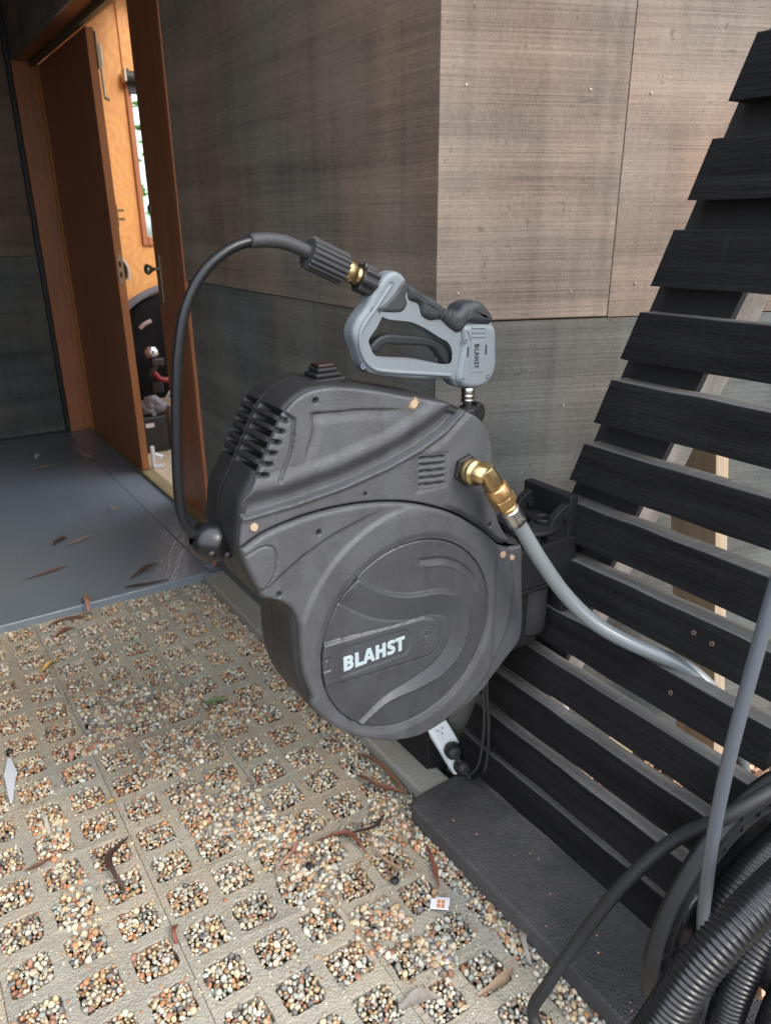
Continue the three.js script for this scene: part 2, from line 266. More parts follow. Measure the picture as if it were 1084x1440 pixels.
// ------------------------------------------------------------------ walls, roof, doors, room behind
const WA = 0.937, WZ = -1.23, WE = -2.67;                            // the corner stands at (WA, WZ)
const nailHead = () => { const g = new THREE.CylinderGeometry(0.0022, 0.0022, 0.002, 10); return g; };
const mNail = mat([0.4, 0.33, 0.27], 0.5, { metalness: 0.5 });
{
  const w = T('panelled_wall', 'brown stained plywood wall with dark lower panel between the doorway and the corner', 'wall', [WA, 0, WZ]);
  M('upper_panel', box(WA, WA + 0.018, 1.135, 3.0, WE, WZ - 0.001, 0.001, false, 0.3), mUpper, w);
  M('lower_panel', box(WA + 0.006, WA + 0.024, 0.03, 1.133, WE, WZ - 0.004, 0.001, false, 0.7), mLower, w);
  M('frame', box(WA + 0.025, 1.06, 0.03, 3.0, WE + 0.004, WZ - 0.1), mStain, w);
  M('end_trim', box(WA - 0.004, 1.06, 0.03, 2.17, WE - 0.018, WE - 0.001, 0.002, true), mStainLt, w);
}
{
  const ang = THREE.MathUtils.degToRad(21.4);
  const w = T('corner_wall', 'pale weathered plywood wall with grey lower panel behind the black slat screen', 'wall', [WA, 0, WZ]); w.rotation.y = -ang;
  const loc = (g) => { g.userData.local = true; return g; };
  M('upper_panel', loc(box(0.0, 0.372, 1.135, 3.0, -0.018, 0, 0.0012)), mUpper, w);
  M('upper_panel', loc(box(0.3745, 1.6, 1.133, 3.0, -0.019, -0.0014, 0.0012, false, 0.55)), mUpper, w);
  M('upper_panel', loc(box(1.603, 2.9, 1.133, 3.0, -0.018, 0, 0.0012, false, 0.2)), mUpper, w);
  M('lower_panel', loc(box(0.002, 1.21, 0.0, 1.131, -0.022, -0.004, 0.001, false, 0.9)), mLower, w);
  M('lower_panel', loc(box(1.213, 2.9, 0.0, 1.131, -0.022, -0.0045, 0.001, false, 0.1)), mLower, w);
  M('frame', loc(box(0.02, 2.9, 0.0, 2.98, -0.11, -0.024)), mStain, w);
  for (const [x, y] of [[0.05, 1.555], [0.294, 1.553], [0.045, 1.19], [0.287, 1.187], [0.43, 1.2], [0.09, 1.9], [0.3, 1.9], [0.2, 0.62], [0.29, 0.95], [0.42, 1.55]]) { const g = nailHead(); g.rotateX(Math.PI / 2); g.translate(x, y, 0.0005); M('nail', loc(g), mNail, w); }
}
{
  const w = T('dark_wall', 'dark charcoal wall at the far end of the painted slab, left of the door frame', 'wall', [-1, 0, -5.2]);
  M('lower_panel', box(-3, WA - 0.03, 0.03, 1.13, -5.24, -5.2, 0.001), mLower, w);
  M('upper_panel', box(-3, WA - 0.03, 1.133, 3, -5.24, -5.198, 0.001, false, 0.4), mUpper, w);
  M('batten', box(WA - 0.028, WA - 0.004, 0.03, 3, -5.24, -5.18, 0.003), mat([0.012, 0.013, 0.015], 0.5), w);
  M('frame', box(-3, 1.06, -0.02, 3, -5.3, -5.241), mDarkPlain, w);
  M('skirting', box(-3, WA - 0.03, 0.03, 0.045, -5.199, -5.185, 0.003), mat([0.02, 0.024, 0.028], 0.5), w);
}
S('shading_wall', box(-1.4, -1.3, -0.03, 2.6, -5.2, -0.7), mDarkPlain);  // unseen wall added to keep light off the alcove and doorway wall
S('shading_roof', mg(box(-3.2, 0.9, 2.62, 2.7, -6, -0.9), box(0.9, 4.8, 2.98, 3.06, -6, -4.95), box(0.9, 1.45, 2.98, 3.06, -4.95, -2.1), box(4.3, 4.8, 2.98, 3.06, -4.95, -2.1), box(0.9, 4.8, 2.98, 3.06, -2.1, -1.0)), mRoof);  // unseen roof added to shade the alcove; its opening lets daylight into the room
{
  const d = T('door_frame', 'red brown timber door frame with lintel round the open doorway', 'door frame', [1.0, 0, -4]);
  M('jamb', box(WA, 1.06, 0.03, 2.1715, -5.235, -5.18, 0.003, true), mStainLt, d);
  M('soffit', box(WA + 0.004, 1.06, 2.172, 2.2, -5.18, WE - 0.02, 0.002), mStain, d);
  M('lintel_board', box(WA, WA + 0.018, 2.17, 3, -5.24, WE - 0.001, 0.001, false, 0.5), mUpper, d);
  M('stop_strip', box(1.03, 1.058, 2.145, 2.171, -5.18, WE - 0.02, 0.003), mat([0.12, 0.1, 0.06], 0.5), d);
  M('head', box(WA + 0.0185, 1.14, 2.201, 3, -5.3, WE - 0.002), mStain, d);
  M('threshold', box(1.051, 1.12, 0.02, 0.042, -5.2, WE, 0.004), mat([0.32, 0.25, 0.13], 0.5, { map: stainMap }), d);
  M('threshold_strip', box(1.046, 1.056, 0.03, 0.047, -5.2, WE, 0.002), mat([0.3, 0.26, 0.12], 0.35, { metalness: 0.7 }), d);
}
const mBrass = mat([0.56, 0.42, 0.21], 0.3, { metalness: 1 }), mAged = mat([0.42, 0.36, 0.24], 0.38, { metalness: 0.9 });
{
  const d = T('timber_door', 'brown timber door leaf standing left of the gap, with latch plate in its edge', 'door', [1.08, 0.044, -4.03]);
  M('leaf', box(1.062, 1.1, 0.044, 2.145, -5.175, -4.03, 0.002, true), mStain, d);
  M('edge_band', box(1.0625, 1.0995, 0.05, 2.14, -4.0295, -4.025, 0.001, true), mat([0.36, 0.14, 0.045], 0.5, { map: stainMap }), d);
  const lp = M('latch_plate', box(1.069, 1.093, 1.03, 1.17, -4.0255, -4.0225, 0.001), mAged, d);
  for (const y of [1.075, 1.125]) M('keeper_hole', box(1.075, 1.087, y - 0.013, y + 0.013, -4.0226, -4.0216), mat([0.02, 0.015, 0.01], 0.8), lp);
  const bo = M('bolt', mg(box(1.1, 1.108, 1.98, 2.13, -4.06, -4.02, 0.002), rod([1.115, 1.86, -4.036], [1.115, 2.0, -4.036], 0.006), rod([1.115, 1.995, -4.036], [1.115, 2.08, -4.036], 0.013), rod([1.115, 1.865, -4.036], [1.135, 1.855, -4.03], 0.008)), mAged, d); void bo;
  const kn = M('bolt', mg(box(1.1, 1.106, 1.3, 1.4, -4.05, -4.025, 0.002), rod([1.106, 1.375, -4.035], [1.135, 1.375, -4.03], 0.006), rod([1.106, 1.335, -4.035], [1.135, 1.335, -4.03], 0.006)), mBrass, d); void kn;
}
{
  const d = T('timber_door', 'brown timber door leaf with lever plate and knob, right of the gap beside the wall', 'door', [1.1, 0.044, -3.5]);
  M('leaf', box(1.088, 1.128, 0.044, 2.16, -3.472, -2.55, 0.002, true), mStain, d);
  M('edge_band', box(1.0885, 1.1275, 0.05, 2.15, -3.4765, -3.4725, 0.001, true), mStainLt, d);
  const p = M('handle_plate', box(1.082, 1.089, 0.99, 1.19, -3.44, -3.405, 0.002), mAged, d);
  M('knob', latheAt([[0.001, 0.062], [0.016, 0.06], [0.024, 0.05], [0.022, 0.04], [0.012, 0.03], [0.007, 0.02], [0.007, 0.006], [0.013, 0.001], [0.001, 0]], [1.083, 1.13, -3.423], [-1, 0, 0]), mAged, p);
  M('rose', latheAt([[0.001, 0.012], [0.012, 0.01], [0.02, 0.004], [0.021, 0], [0.001, 0]], [1.088, 1.375, -3.46], [-1, 0, 0]), mAged, d);
}
// the room behind the doors
{
  S('interior_floor', box(1.121, 4.6, 0.0, 0.034, -5.2, -1.0), mat([0.56, 0.47, 0.33], 0.55, { map: stainMap }));
  S('interior_ceiling', mg(box(1.06, 4.7, 2.6, 2.68, -5.3, -4.9), box(1.06, 1.55, 2.6, 2.68, -4.9, -2.2), box(4.2, 4.7, 2.6, 2.68, -4.9, -2.2), box(1.06, 4.7, 2.6, 2.68, -2.2, -1.0)), mPlain);  // opening in this unseen ceiling added to brighten the room
  const wx = 1.545, ww = 2.5, y0 = 1.21, y1 = 2.12, pz = -5.1, pb = -5.2;
  const w = T('interior_wall', 'orange varnished plywood wall with a window, seen through the door gap', 'wall', [2.5, 0, pz]);
  M('panel', mg(box(1.06, wx, 0.034, 2.6, pb, pz), box(ww, 4.6, 0.034, 2.6, pb, pz)), mPlyOrange, w);
  M('panel', box(wx, ww, 0.034, y0, pb, pz), mPlyOrange, w); M('panel', box(wx, ww, y1, 2.6, pb, pz), mPlyOrange, w);
  M('cover_strip', box(1.53, 1.57, y1 + 0.045, 2.6, pz, pz + 0.012, 0.002, true), mPlyOrange, w);
  const wn = M('window_frame', mg(box(wx - 0.016, wx + 0.017, y0 - 0.03, y1 + 0.02, pz - 0.06, pz + 0.02, 0.003, true), box(ww - 0.02, ww + 0.03, y0 - 0.03, y1 + 0.02, pz - 0.06, pz + 0.02, 0.003, true), box(wx + 0.02, ww - 0.02, y0 - 0.03, y0 + 0.02, pz - 0.06, pz + 0.02, 0.003), box(wx + 0.02, ww - 0.02, y1 - 0.03, y1 + 0.02, pz - 0.06, pz + 0.02, 0.003)), mStainLt, w);
  M('pane', box(wx + 0.017, ww - 0.02, y0 + 0.02, y1 - 0.03, pz - 0.04, pz - 0.036), phys([0.95, 1, 0.98], 0.02, { transmission: 1, thickness: 0 }), wn);
  const bl = M('roller_blind', mg(rod([wx - 0.02, y1 + 0.0, pz + 0.05], [ww + 0.02, y1 + 0.0, pz + 0.05], 0.03), box(wx + 0.0, ww, y1 - 0.09, y1 - 0.01, pz + 0.022, pz + 0.026)), mat([0.03, 0.035, 0.035], 0.6), w);
  M('blind_bracket', box(wx - 0.03, wx - 0.02, y1 - 0.03, y1 + 0.035, pz + 0.02, pz + 0.085, 0.002), mat([0.6, 0.58, 0.5], 0.4), bl);
  // out of the frame: the far wall, with a wide opening added to light this room, and the wall's back
  S('far_wall', mg(box(4.6, 4.7, 0, 0.4, -5.2, -0.9), box(4.6, 4.7, 2.5, 2.6, -5.2, -0.9), box(4.6, 4.7, 0.4, 2.5, -5.2, -4.95), box(4.6, 4.7, 0.4, 2.5, -1.3, -0.9)), mPlyOrange);
}
{
  // a leafy tree outside the room's window
  const R = rng(21), t = T('garden_tree', 'sunlit green tree outside the small window of the room', 'tree', [2.1, -0.03, -8.4]);
  M('trunk', sweep([[2.1, -0.05, -8.4], [2.16, 0.9, -8.42], [2.08, 1.9, -8.35], [2.2, 3.2, -8.4]], (s, l) => 0.1 - 0.07 * s / l, 0.1, 10), mat([0.2, 0.16, 0.12], 0.9), t);
  const lf = [];
  for (let i = 0; i < 900; i++) { const a = R() * 6.28, el = R() * 2 - 1, k = Math.floor(R() * 9), cx = 1.2 + (k % 3) * 0.9, cy = 0.9 + Math.floor(k / 3) * 0.75, r = 0.52 * Math.cbrt(R()); const g = new THREE.CircleGeometry(0.05 + 0.03 * R(), 5); g.scale(1, 0.5, 1); g.rotateX(R() * 3); g.rotateY(R() * 6); g.translate(cx + r * Math.cos(a) * Math.sqrt(1 - el * el), cy + r * el, -8.4 + r * Math.sin(a)); lf.push(g); }
  M('crown', mg(...lf), phys([0.1, 0.26, 0.06], 0.7, { transmission: 0.35, thickness: 0, side: THREE.DoubleSide }), t);
}

// ------------------------------------------------------------------ hose reel
const dust = (n, size, base, spk, s) => texC(n, size, (u, v) => {     // plastic with faint film of dust in blotches and small dark specks
  const b = FB(u, v, 7, s, 4), st = N(u, v, 40, 5, s + 7), sp = N(u, v, 170, 170, s + 5) > 0.945 && FB(u, v, 9, s + 9, 3) > 0.5 ? 0.42 : 1, sp2 = N(u, v, 420, 420, s + 11) > 0.975 ? 1.4 : 1;
  const k = base * (0.68 + 0.62 * b + 0.2 * (st - 0.5) + 0.25 * sstep(0.55, 0.75, FB(u, v, 13, s + 20, 4))) * (1 - spk + spk * sp) * sp2; return [k * 1.02, k, k * 1.0];
});
const fineBump = texG(512, 0.12, (u, v) => 0.6 * N(u, v, 180, 180, 210) + 0.4 * N(u, v, 250, 250, 211));
const faceRough = texG(512, 0.5, (u, v) => 0.85 + 0.25 * (FB(u, v, 9, 215, 5) - 0.5));
const mFace = mat([0.071, 0.074, 0.08], 0.34, { map: dust(1024, 0.55, 0.95, 1, 200), bumpMap: fineBump, bumpScale: 0.0009, roughnessMap: faceRough });
const mDisc = mat([0.053, 0.055, 0.06], 0.32, { map: mFace.map, bumpMap: fineBump, bumpScale: 0.0004, roughnessMap: faceRough });
const mBody = mat([0.016, 0.016, 0.017], 0.5, { map: dust(512, 0.4, 0.95, 0.4, 230), bumpMap: fineBump, bumpScale: 0.0006 });
const mBlack = mat([0.016, 0.016, 0.017], 0.45), mBlackSoft = phys([0.011, 0.011, 0.012], 0.6, { specularIntensity: 0.6 }), mRubber = mat([0.03, 0.031, 0.033], 0.6, { bumpMap: fineBump, bumpScale: 0.0004 });
const mMud = mat([0.38, 0.27, 0.175], 0.9), mWhite = mat([0.78, 0.82, 0.82], 0.6);
const font = await new FontLoader().loadAsync('fonts/droid/droid_sans_bold.typeface.json');
const ZM = -0.92;                                                     // the front face stands at this z
const OUT = smooth([[0.362, 0.904], [0.366, 0.93], [0.372, 0.961], [0.392, 0.995], [0.417, 1.04], [0.439, 1.078], [0.459, 1.097], [0.48, 1.106], [0.512, 1.108], [0.547, 1.103], [0.596, 1.092], [0.638, 1.08], [0.692, 1.066], [0.728, 1.055], [0.757, 1.042], [0.788, 1.024], [0.807, 1.005], [0.818, 0.984], [0.824, 0.954], [0.833, 0.889], [0.84, 0.842], [0.872, 0.79], [0.905, 0.772], [0.913, 0.755], [0.917, 0.7], [0.926, 0.597], [0.921, 0.56], [0.886, 0.528], [0.846, 0.495], [0.79, 0.464], [0.74, 0.449], [0.682, 0.444], [0.618, 0.459], [0.557, 0.491], [0.507, 0.532], [0.47, 0.58], [0.448, 0.63], [0.44, 0.68], [0.44, 0.722], [0.437, 0.765], [0.428, 0.785], [0.41, 0.797], [0.394, 0.808], [0.38, 0.838], [0.367, 0.874]], 1240);
const ARC = smooth([[0.36, 0.898], [0.392, 0.913], [0.434, 0.922], [0.481, 0.927], [0.546, 0.926], [0.62, 0.915], [0.688, 0.894], [0.749, 0.864], [0.805, 0.824], [0.85, 0.784], [0.885, 0.768]], 80, false);
const reel = T('hose_reel', 'grey and black plastic hose reel with a round front cover, fixed to the slat screen', 'hose reel', [0.65, 0.444, -0.99]);
{
  // dark housing: the outline swept back, with two rows of cooling slots on its upper left side
  const D = 0.142, n = OUT.length, rings = 44, pos = [], idx = [], slotAt = [[0.4415, 1.0785], [0.4335, 1.066], [0.4255, 1.0515], [0.4175, 1.037], [0.4095, 1.022], [0.4015, 1.0075]];
  const sIdx = slotAt.map((p) => OUT.reduce((m, q, i) => Math.hypot(q[0] - p[0], q[1] - p[1]) < Math.hypot(OUT[m][0] - p[0], OUT[m][1] - p[1]) ? i : m, 0));
  const nor = OUT.map((p, i) => { const a = OUT[(i + n - 4) % n], b = OUT[(i + 4) % n], dx = b[0] - a[0], dy = b[1] - a[1], l = Math.hypot(dx, dy); return [-dy / l, dx / l]; });
  let area = 0; OUT.forEach((p, i) => { const q = OUT[(i + 1) % n]; area += p[0] * q[1] - q[0] * p[1]; }); const sg = area > 0 ? -1 : 1;
  for (let k = 0; k <= rings; k++) for (let i = 0; i < n; i++) {
    const t = k / rings, rr = 0.016, e0 = t * D < rr ? rr - Math.sqrt(rr * rr - (rr - t * D) ** 2) : 0, dB = (1 - t) * D, e1 = dB < 0.03 ? 0.03 - Math.sqrt(0.0009 - (0.03 - dB) ** 2) : 0;
    let off = 0.003 - e0 * 0.7 - e1;
    if (Math.abs(t * D - 0.071) < 0.0022) off -= 0.0022;             // the seam between the two halves
    const inRow = (t * D > 0.006 && t * D < 0.062) || (t * D > 0.083 && t * D < 0.128);
    for (const s of sIdx) { const d = Math.abs(i - s); if (d < 4) off -= inRow ? 0.016 * sstep(3.0, 1.6, d) : 0; else if (Math.abs(i - s) < 9 && t * D > 0.062 && t * D < 0.083) off += 0.0006; }
    const q = OUT[i], m = nor[i]; pos.push(q[0] + m[0] * sg * off, q[1] + m[1] * sg * off, ZM - 0.004 - t * D);
  }
  for (let k = 0; k < rings; k++) for (let i = 0; i < n; i++) { const a = k * n + i, b = k * n + (i + 1) % n; idx.push(a, b, a + n, b, b + n, a + n); }
  let g = new THREE.BufferGeometry(); g.setAttribute('position', new THREE.Float32BufferAttribute(pos, 3)); g.setIndex(idx); g.computeVertexNormals();
  const cap = (k) => { const l = []; for (let i = 0; i < n; i += 3) l.push([pos[(k * n + i) * 3], pos[(k * n + i) * 3 + 1]]); const c = new THREE.ShapeGeometry(shapeOf(l)); c.translate(0, 0, pos[k * n * 3 + 2]); return c; };
  M('housing', uvm(mg(g, cap(9), cap(rings))), mBody, reel);
}
const arcY = (x) => yAt(ARC, x);
{
  // upper cover
  const P = OUT.filter(([x, y]) => y > arcY(x) + 0.0012 && x < 0.874 && y > 0.79 || (x < 0.42 && y > 0.9)).filter(([x, y]) => y > arcY(x) + 0.0012);
  const k0 = P.findIndex((p, i) => Math.hypot(p[0] - P[(i + P.length - 1) % P.length][0], p[1] - P[(i + P.length - 1) % P.length][1]) > 0.03);
  const ring = P.slice(k0).concat(P.slice(0, k0));                   // starts at one end of the arc, ends at the other
  const arc = ARC.filter(([x]) => x > 0.366 && x < 0.868).map(([x, y]) => [x, y + 0.0016]);
  if (ring[ring.length - 1][0] > 0.6) arc.reverse();
  const poly = ring.concat(arc);
  const TOP = [[0.36, 0.982], [0.376, 0.983], [0.438, 0.984], [0.524, 0.996], [0.606, 1.014], [0.671, 1.038], [0.73, 1.066], [0.76, 1.085]];
  const BOT = [[0.36, 0.941], [0.369, 0.942], [0.45, 0.947], [0.533, 0.957], [0.611, 0.973], [0.671, 0.991], [0.722, 1.014], [0.775, 1.055], [0.8, 1.08]];
  const trim = [[0.44, 1.082], [0.455, 1.07], [0.4535, 1.05], [0.449, 1.028], [0.438, 1.004], [0.428, 0.988]];
  const tri = [[0.487, 1.076], [0.56, 1.072], [0.65, 1.06]], triL = [[0.487, 1.076], [0.482, 1.048], [0.468, 1.01]];
  const holes = [[0.49, 1.093, 0.0045], [0.57, 0.937, 0.003], [0.825, 0.827, 0.0045]];
  const slots = [0, 1, 2, 3, 4, 5].map((i) => [[lerp(0.424, 0.382, i / 5), lerp(1.0795, 1.0035, i / 5)], [lerp(0.4445, 0.4095, i / 5), lerp(1.0705, 0.9985, i / 5)]]);
  const h = (x, y, d) => {
    let z = 0.0035;
    const yt = yAt(TOP, x), yb = yAt(BOT, x), w = yt - yb, v = (y - yb) / w;
    const deep = lerp(0.015, 0.019, sstep(0.4, 0.7, x));
    if (v < 1.5 && v > -0.3) { z += 0.004 * sstep(1.5, 1.05, v) * sstep(-0.2, 0.02, v); if (v >= 0.12 && v < 1) z -= deep * sstep(1, 0.3, v); else if (v < 0.12 && v > 0) z -= deep * sstep(0, 0.12, v); }
    if (v <= 0) z -= 0.0008;
    // long chamfer that catches the sky, right above the small grille
    if (v < 0 && x > 0.66) { const c = yb - y; z += 0.004 * sstep(0.004, 0.022, c) * sstep(0.66, 0.7, x) * sstep(0.82, 0.78, x); }
    const dt = polyD(x, y, trim)[0]; z -= 0.005 * sstep(0.0036, 0.0024, dt);
    const d1 = polyD(x, y, tri), d2 = polyD(x, y, triL);
    if (y < d1[2] && d1[0] < 0.02) z -= 0.0032 * sstep(0, 0.0014, d1[0]) * sstep(0.02, 0.003, d1[0]) * sstep(0.65, 0.6, x) * sstep(0.484, 0.488, x + 0.004);
    if (x > d2[1] && d2[0] < 0.02) z -= 0.0034 * sstep(0, 0.0014, d2[0]) * sstep(0.02, 0.003, d2[0]) * sstep(1.005, 1.03, y) * sstep(1.078, 1.074, y);
    for (const [a, b] of slots) { const dd = segD(x, y, a, b)[0]; if (dd < 0.006) z -= 0.016 * sstep(0.0036, 0.0022, dd); }
    if (x > 0.664 && x < 0.727 && y > 0.918 && y < 0.985) {           // grille: a shallow plate with five slots
      const u = (x - 0.67) / 0.048, yy = y + (x - 0.67) * 0.08; z -= 0.0012 * sstep(0.664, 0.667, x) * sstep(0.727, 0.724, x) * sstep(0.918, 0.921, y) * sstep(0.985, 0.982, yy);
      if (u > 0 && u < 1) for (let i = 0; i < 5; i++) z -= 0.007 * sstep(0.0022, 0.0012, Math.abs(yy - (0.9765 - i * 0.0112)));
    }
    for (const [a, b, r] of holes) z -= 0.01 * sstep(r, r - 0.0012, Math.hypot(x - a, y - b));
    const ta = y - arcY(x); if (x > 0.7) z -= 0.008 * sstep(0.014, 0.002, ta) * sstep(0.7, 0.76, x);
    return z;
  };
  M('upper_cover', relief(poly, 0.0017, h, 0.003, ZM, ZM - 0.006), mFace, reel);
}
{
  // lower cover with the round reel cover set in it
  const lower = OUT.filter(([x, y]) => y < arcY(x) - 0.0014 && (x > 0.86 || y < 0.9));
  const j = lower.findIndex((p, i) => Math.hypot(p[0] - lower[(i + lower.length - 1) % lower.length][0], p[1] - lower[(i + lower.length - 1) % lower.length][1]) > 0.03);
  let ring = lower.slice(j).concat(lower.slice(0, j));
  // the notch on the left where the dark housing shows
  const notch = [[0.392, 0.811], [0.404, 0.805], [0.418, 0.797], [0.431, 0.786], [0.441, 0.768], [0.446, 0.745], [0.4455, 0.72], [0.446, 0.69], [0.45, 0.655], [0.462, 0.612]];
  ring = ring.filter(([x, y]) => !(x < 0.47 && y < 0.812 && y > 0.6));
  const cutA = ring.findIndex((p, i) => i > 0 && Math.hypot(p[0] - ring[i - 1][0], p[1] - ring[i - 1][1]) > 0.05);
  const sm = smooth(notch, 40, false); if (ring[cutA - 1][1] < 0.7) sm.reverse();
  ring = [...ring.slice(0, cutA), ...sm, ...ring.slice(cutA)];
  const arc = ARC.filter(([x]) => x > 0.368 && x < 0.884).map(([x, y]) => [x, y - 0.0018]); if (ring[ring.length - 1][0] > 0.6) arc.reverse();
  const poly = ring.concat(arc), DC = [0.654, 0.663], DR = 0.1745;
  const sw = [[0.404, 0.83], [0.458, 0.862], [0.512, 0.884], [0.565, 0.897], [0.62, 0.905]];
  const badge = smooth([[0.36, 0.884], [0.38, 0.892], [0.399, 0.8955], [0.411, 0.888], [0.4135, 0.868], [0.409, 0.848], [0.389, 0.822]], 30, false);
  const h = (x, y, d) => {
    const r = Math.hypot(x - DC[0], y - DC[1]), rr = Math.hypot(x - 0.664, y - 0.672); let z = 0.0035;
    z += 0.0045 * sstep(0.232, 0.223, rr) * sstep(-0.02, 0.02, 0.9 - y);         // broad raised ring round the disc
    const ds = polyD(x, y, sw); if (y > yAt(sw, x) && x < 0.62) z += 0.0042 * sstep(0, 0.007, ds[0]) * sstep(0.62, 0.52, x);
    z -= 0.003 * sstep(0.19, DR + 0.001, r);
    const db = polyD(x, y, badge)[0]; z -= 0.003 * sstep(0.0017, 0.0007, db);
    for (const [a, b] of [[0.484, 0.896], [0.416, 0.811]]) z -= 0.01 * sstep(0.0045, 0.0033, Math.hypot(x - a, y - b));
    if (x > 0.82) z -= 0.004 * sstep(0.834, 0.85, x);
    if (r < DR) z -= 0.008;
    return z;
  };
  M('lower_cover', relief(poly, 0.0018, h, 0.007, ZM, ZM - 0.006), mFace, reel);

  const circ = []; for (let i = 0; i < 220; i++) { const a = i / 220 * Math.PI * 2; circ.push([DC[0] + (DR - 0.0012) * Math.cos(a), DC[1] + (DR - 0.0012) * Math.sin(a)]); }
  const strap = [[0.47, 0.7045], [0.56, 0.7], [0.679, 0.692], [0.7, 0.683], [0.713, 0.667], [0.7165, 0.647], [0.71, 0.625], [0.696, 0.612], [0.6, 0.617], [0.47, 0.626]];
  const S1 = smooth([[0.549, 0.526], [0.6, 0.556], [0.66, 0.566], [0.715, 0.58], [0.749, 0.612], [0.758, 0.65], [0.744, 0.69], [0.706, 0.711], [0.64, 0.722], [0.585, 0.744], [0.53, 0.785]], 60, false);
  const wid = (t) => t < 0.5 ? lerp(0.006, 0.022, sstep(0, 0.45, t)) : lerp(0.022, 0.026, t);
  const arcT = smooth([[0.675, 0.803], [0.726, 0.792], [0.768, 0.766], [0.797, 0.728], [0.808, 0.69]], 24, false), arcI = smooth([[0.684, 0.786], [0.733, 0.773], [0.77, 0.744], [0.79, 0.7], [0.793, 0.66], [0.778, 0.61], [0.74, 0.565]], 30, false);
  const plate = [[0.509, 0.69], [0.64, 0.683], [0.651, 0.672], [0.6505, 0.645], [0.641, 0.633], [0.511, 0.633]];
  const hd = (x, y) => {
    const r = Math.hypot(x - DC[0], y - DC[1]); let z = 0.0035 + 0.005 * (1 - (r / DR) ** 2);
    let m = 1e9, t = 0, sx = 0, sy = 0; for (let i = 0; i < S1.length - 1; i++) { const [d, q] = segD(x, y, S1[i], S1[i + 1]); if (d < m) { m = d; t = (i + q) / (S1.length - 1); sx = lerp(S1[i][0], S1[i + 1][0], q); sy = lerp(S1[i][1], S1[i + 1][1], q); } }
    const w = wid(t), inS = sstep(w, w - 0.0025, m), i0 = Math.min(S1.length - 2, Math.floor(t * (S1.length - 1))), nx = -(S1[i0 + 1][1] - S1[i0][1]), ny = S1[i0 + 1][0] - S1[i0][0], l = Math.hypot(nx, ny), sd = ((x - sx) * nx + (y - sy) * ny) / l / w;
    z += inS * (0.0115 * (0.5 - 0.5 * sd) - 0.002);           // a tilted band that winds round the strap
    const dst = polyD(x, y, strap, true)[0], is = inside(x, y, strap); if (is) z = Math.max(z, 0.0075 + 0.003 * sstep(0, 0.003, dst)); else z -= 0.0014 * sstep(0.002, 0.0006, dst);
    if (inside(x, y, plate)) z -= 0.0012 * sstep(0, 0.0012, polyD(x, y, plate, true)[0]);
    const c = Math.hypot(x - 0.684, y - 0.655); for (const q of [0.019, 0.0125, 0.006]) z -= 0.0013 * sstep(0.0012, 0.0004, Math.abs(c - q)); z -= 0.003 * sstep(0.003, 0.0018, c);
    if (x > 0.482 && x < 0.494 && y > 0.655 && y < 0.677 && !(x > 0.485 && x < 0.4915 && y > 0.658 && y < 0.674)) z -= 0.002;
    const a1 = polyD(x, y, arcT), rc = Math.hypot(x - 0.68, y - 0.67); if (a1[0] < 0.02 && x > 0.67) { const rr = Math.hypot(x - DC[0], y - DC[1]) - Math.hypot(a1[1] - DC[0], a1[2] - DC[1]); if (rr < 0) z -= 0.0028 * sstep(0, -0.0015, rr) * sstep(-0.014, -0.004, rr) * sstep(0.7, 0.74, y); void rc; }
    const a2 = polyD(x, y, arcI)[0]; z += 0.0014 * sstep(0.0016, 0.0004, a2);
    return z;
  };
  const disc = M('reel_cover', relief(circ, 0.0018, hd, 0.002, ZM, ZM - 0.008), mDisc, reel);
  const tg = new TextGeometry('BLAHST', { font, size: 0.0245, depth: 0.0012, curveSegments: 6, bevelEnabled: true, bevelThickness: 0.0003, bevelSize: 0.0009, bevelSegments: 1 });
  tg.computeBoundingBox(); const tw = tg.boundingBox.max.x; tg.translate(-tg.boundingBox.min.x, 0, 0); tg.scale(0.1225 / tw, 1.02, 1); tg.translate(0.5175, 0.6445, ZM + 0.0094 + 0.0002);
  M('lettering', tg, mat([0.33, 0.39, 0.4], 0.6), disc);
}
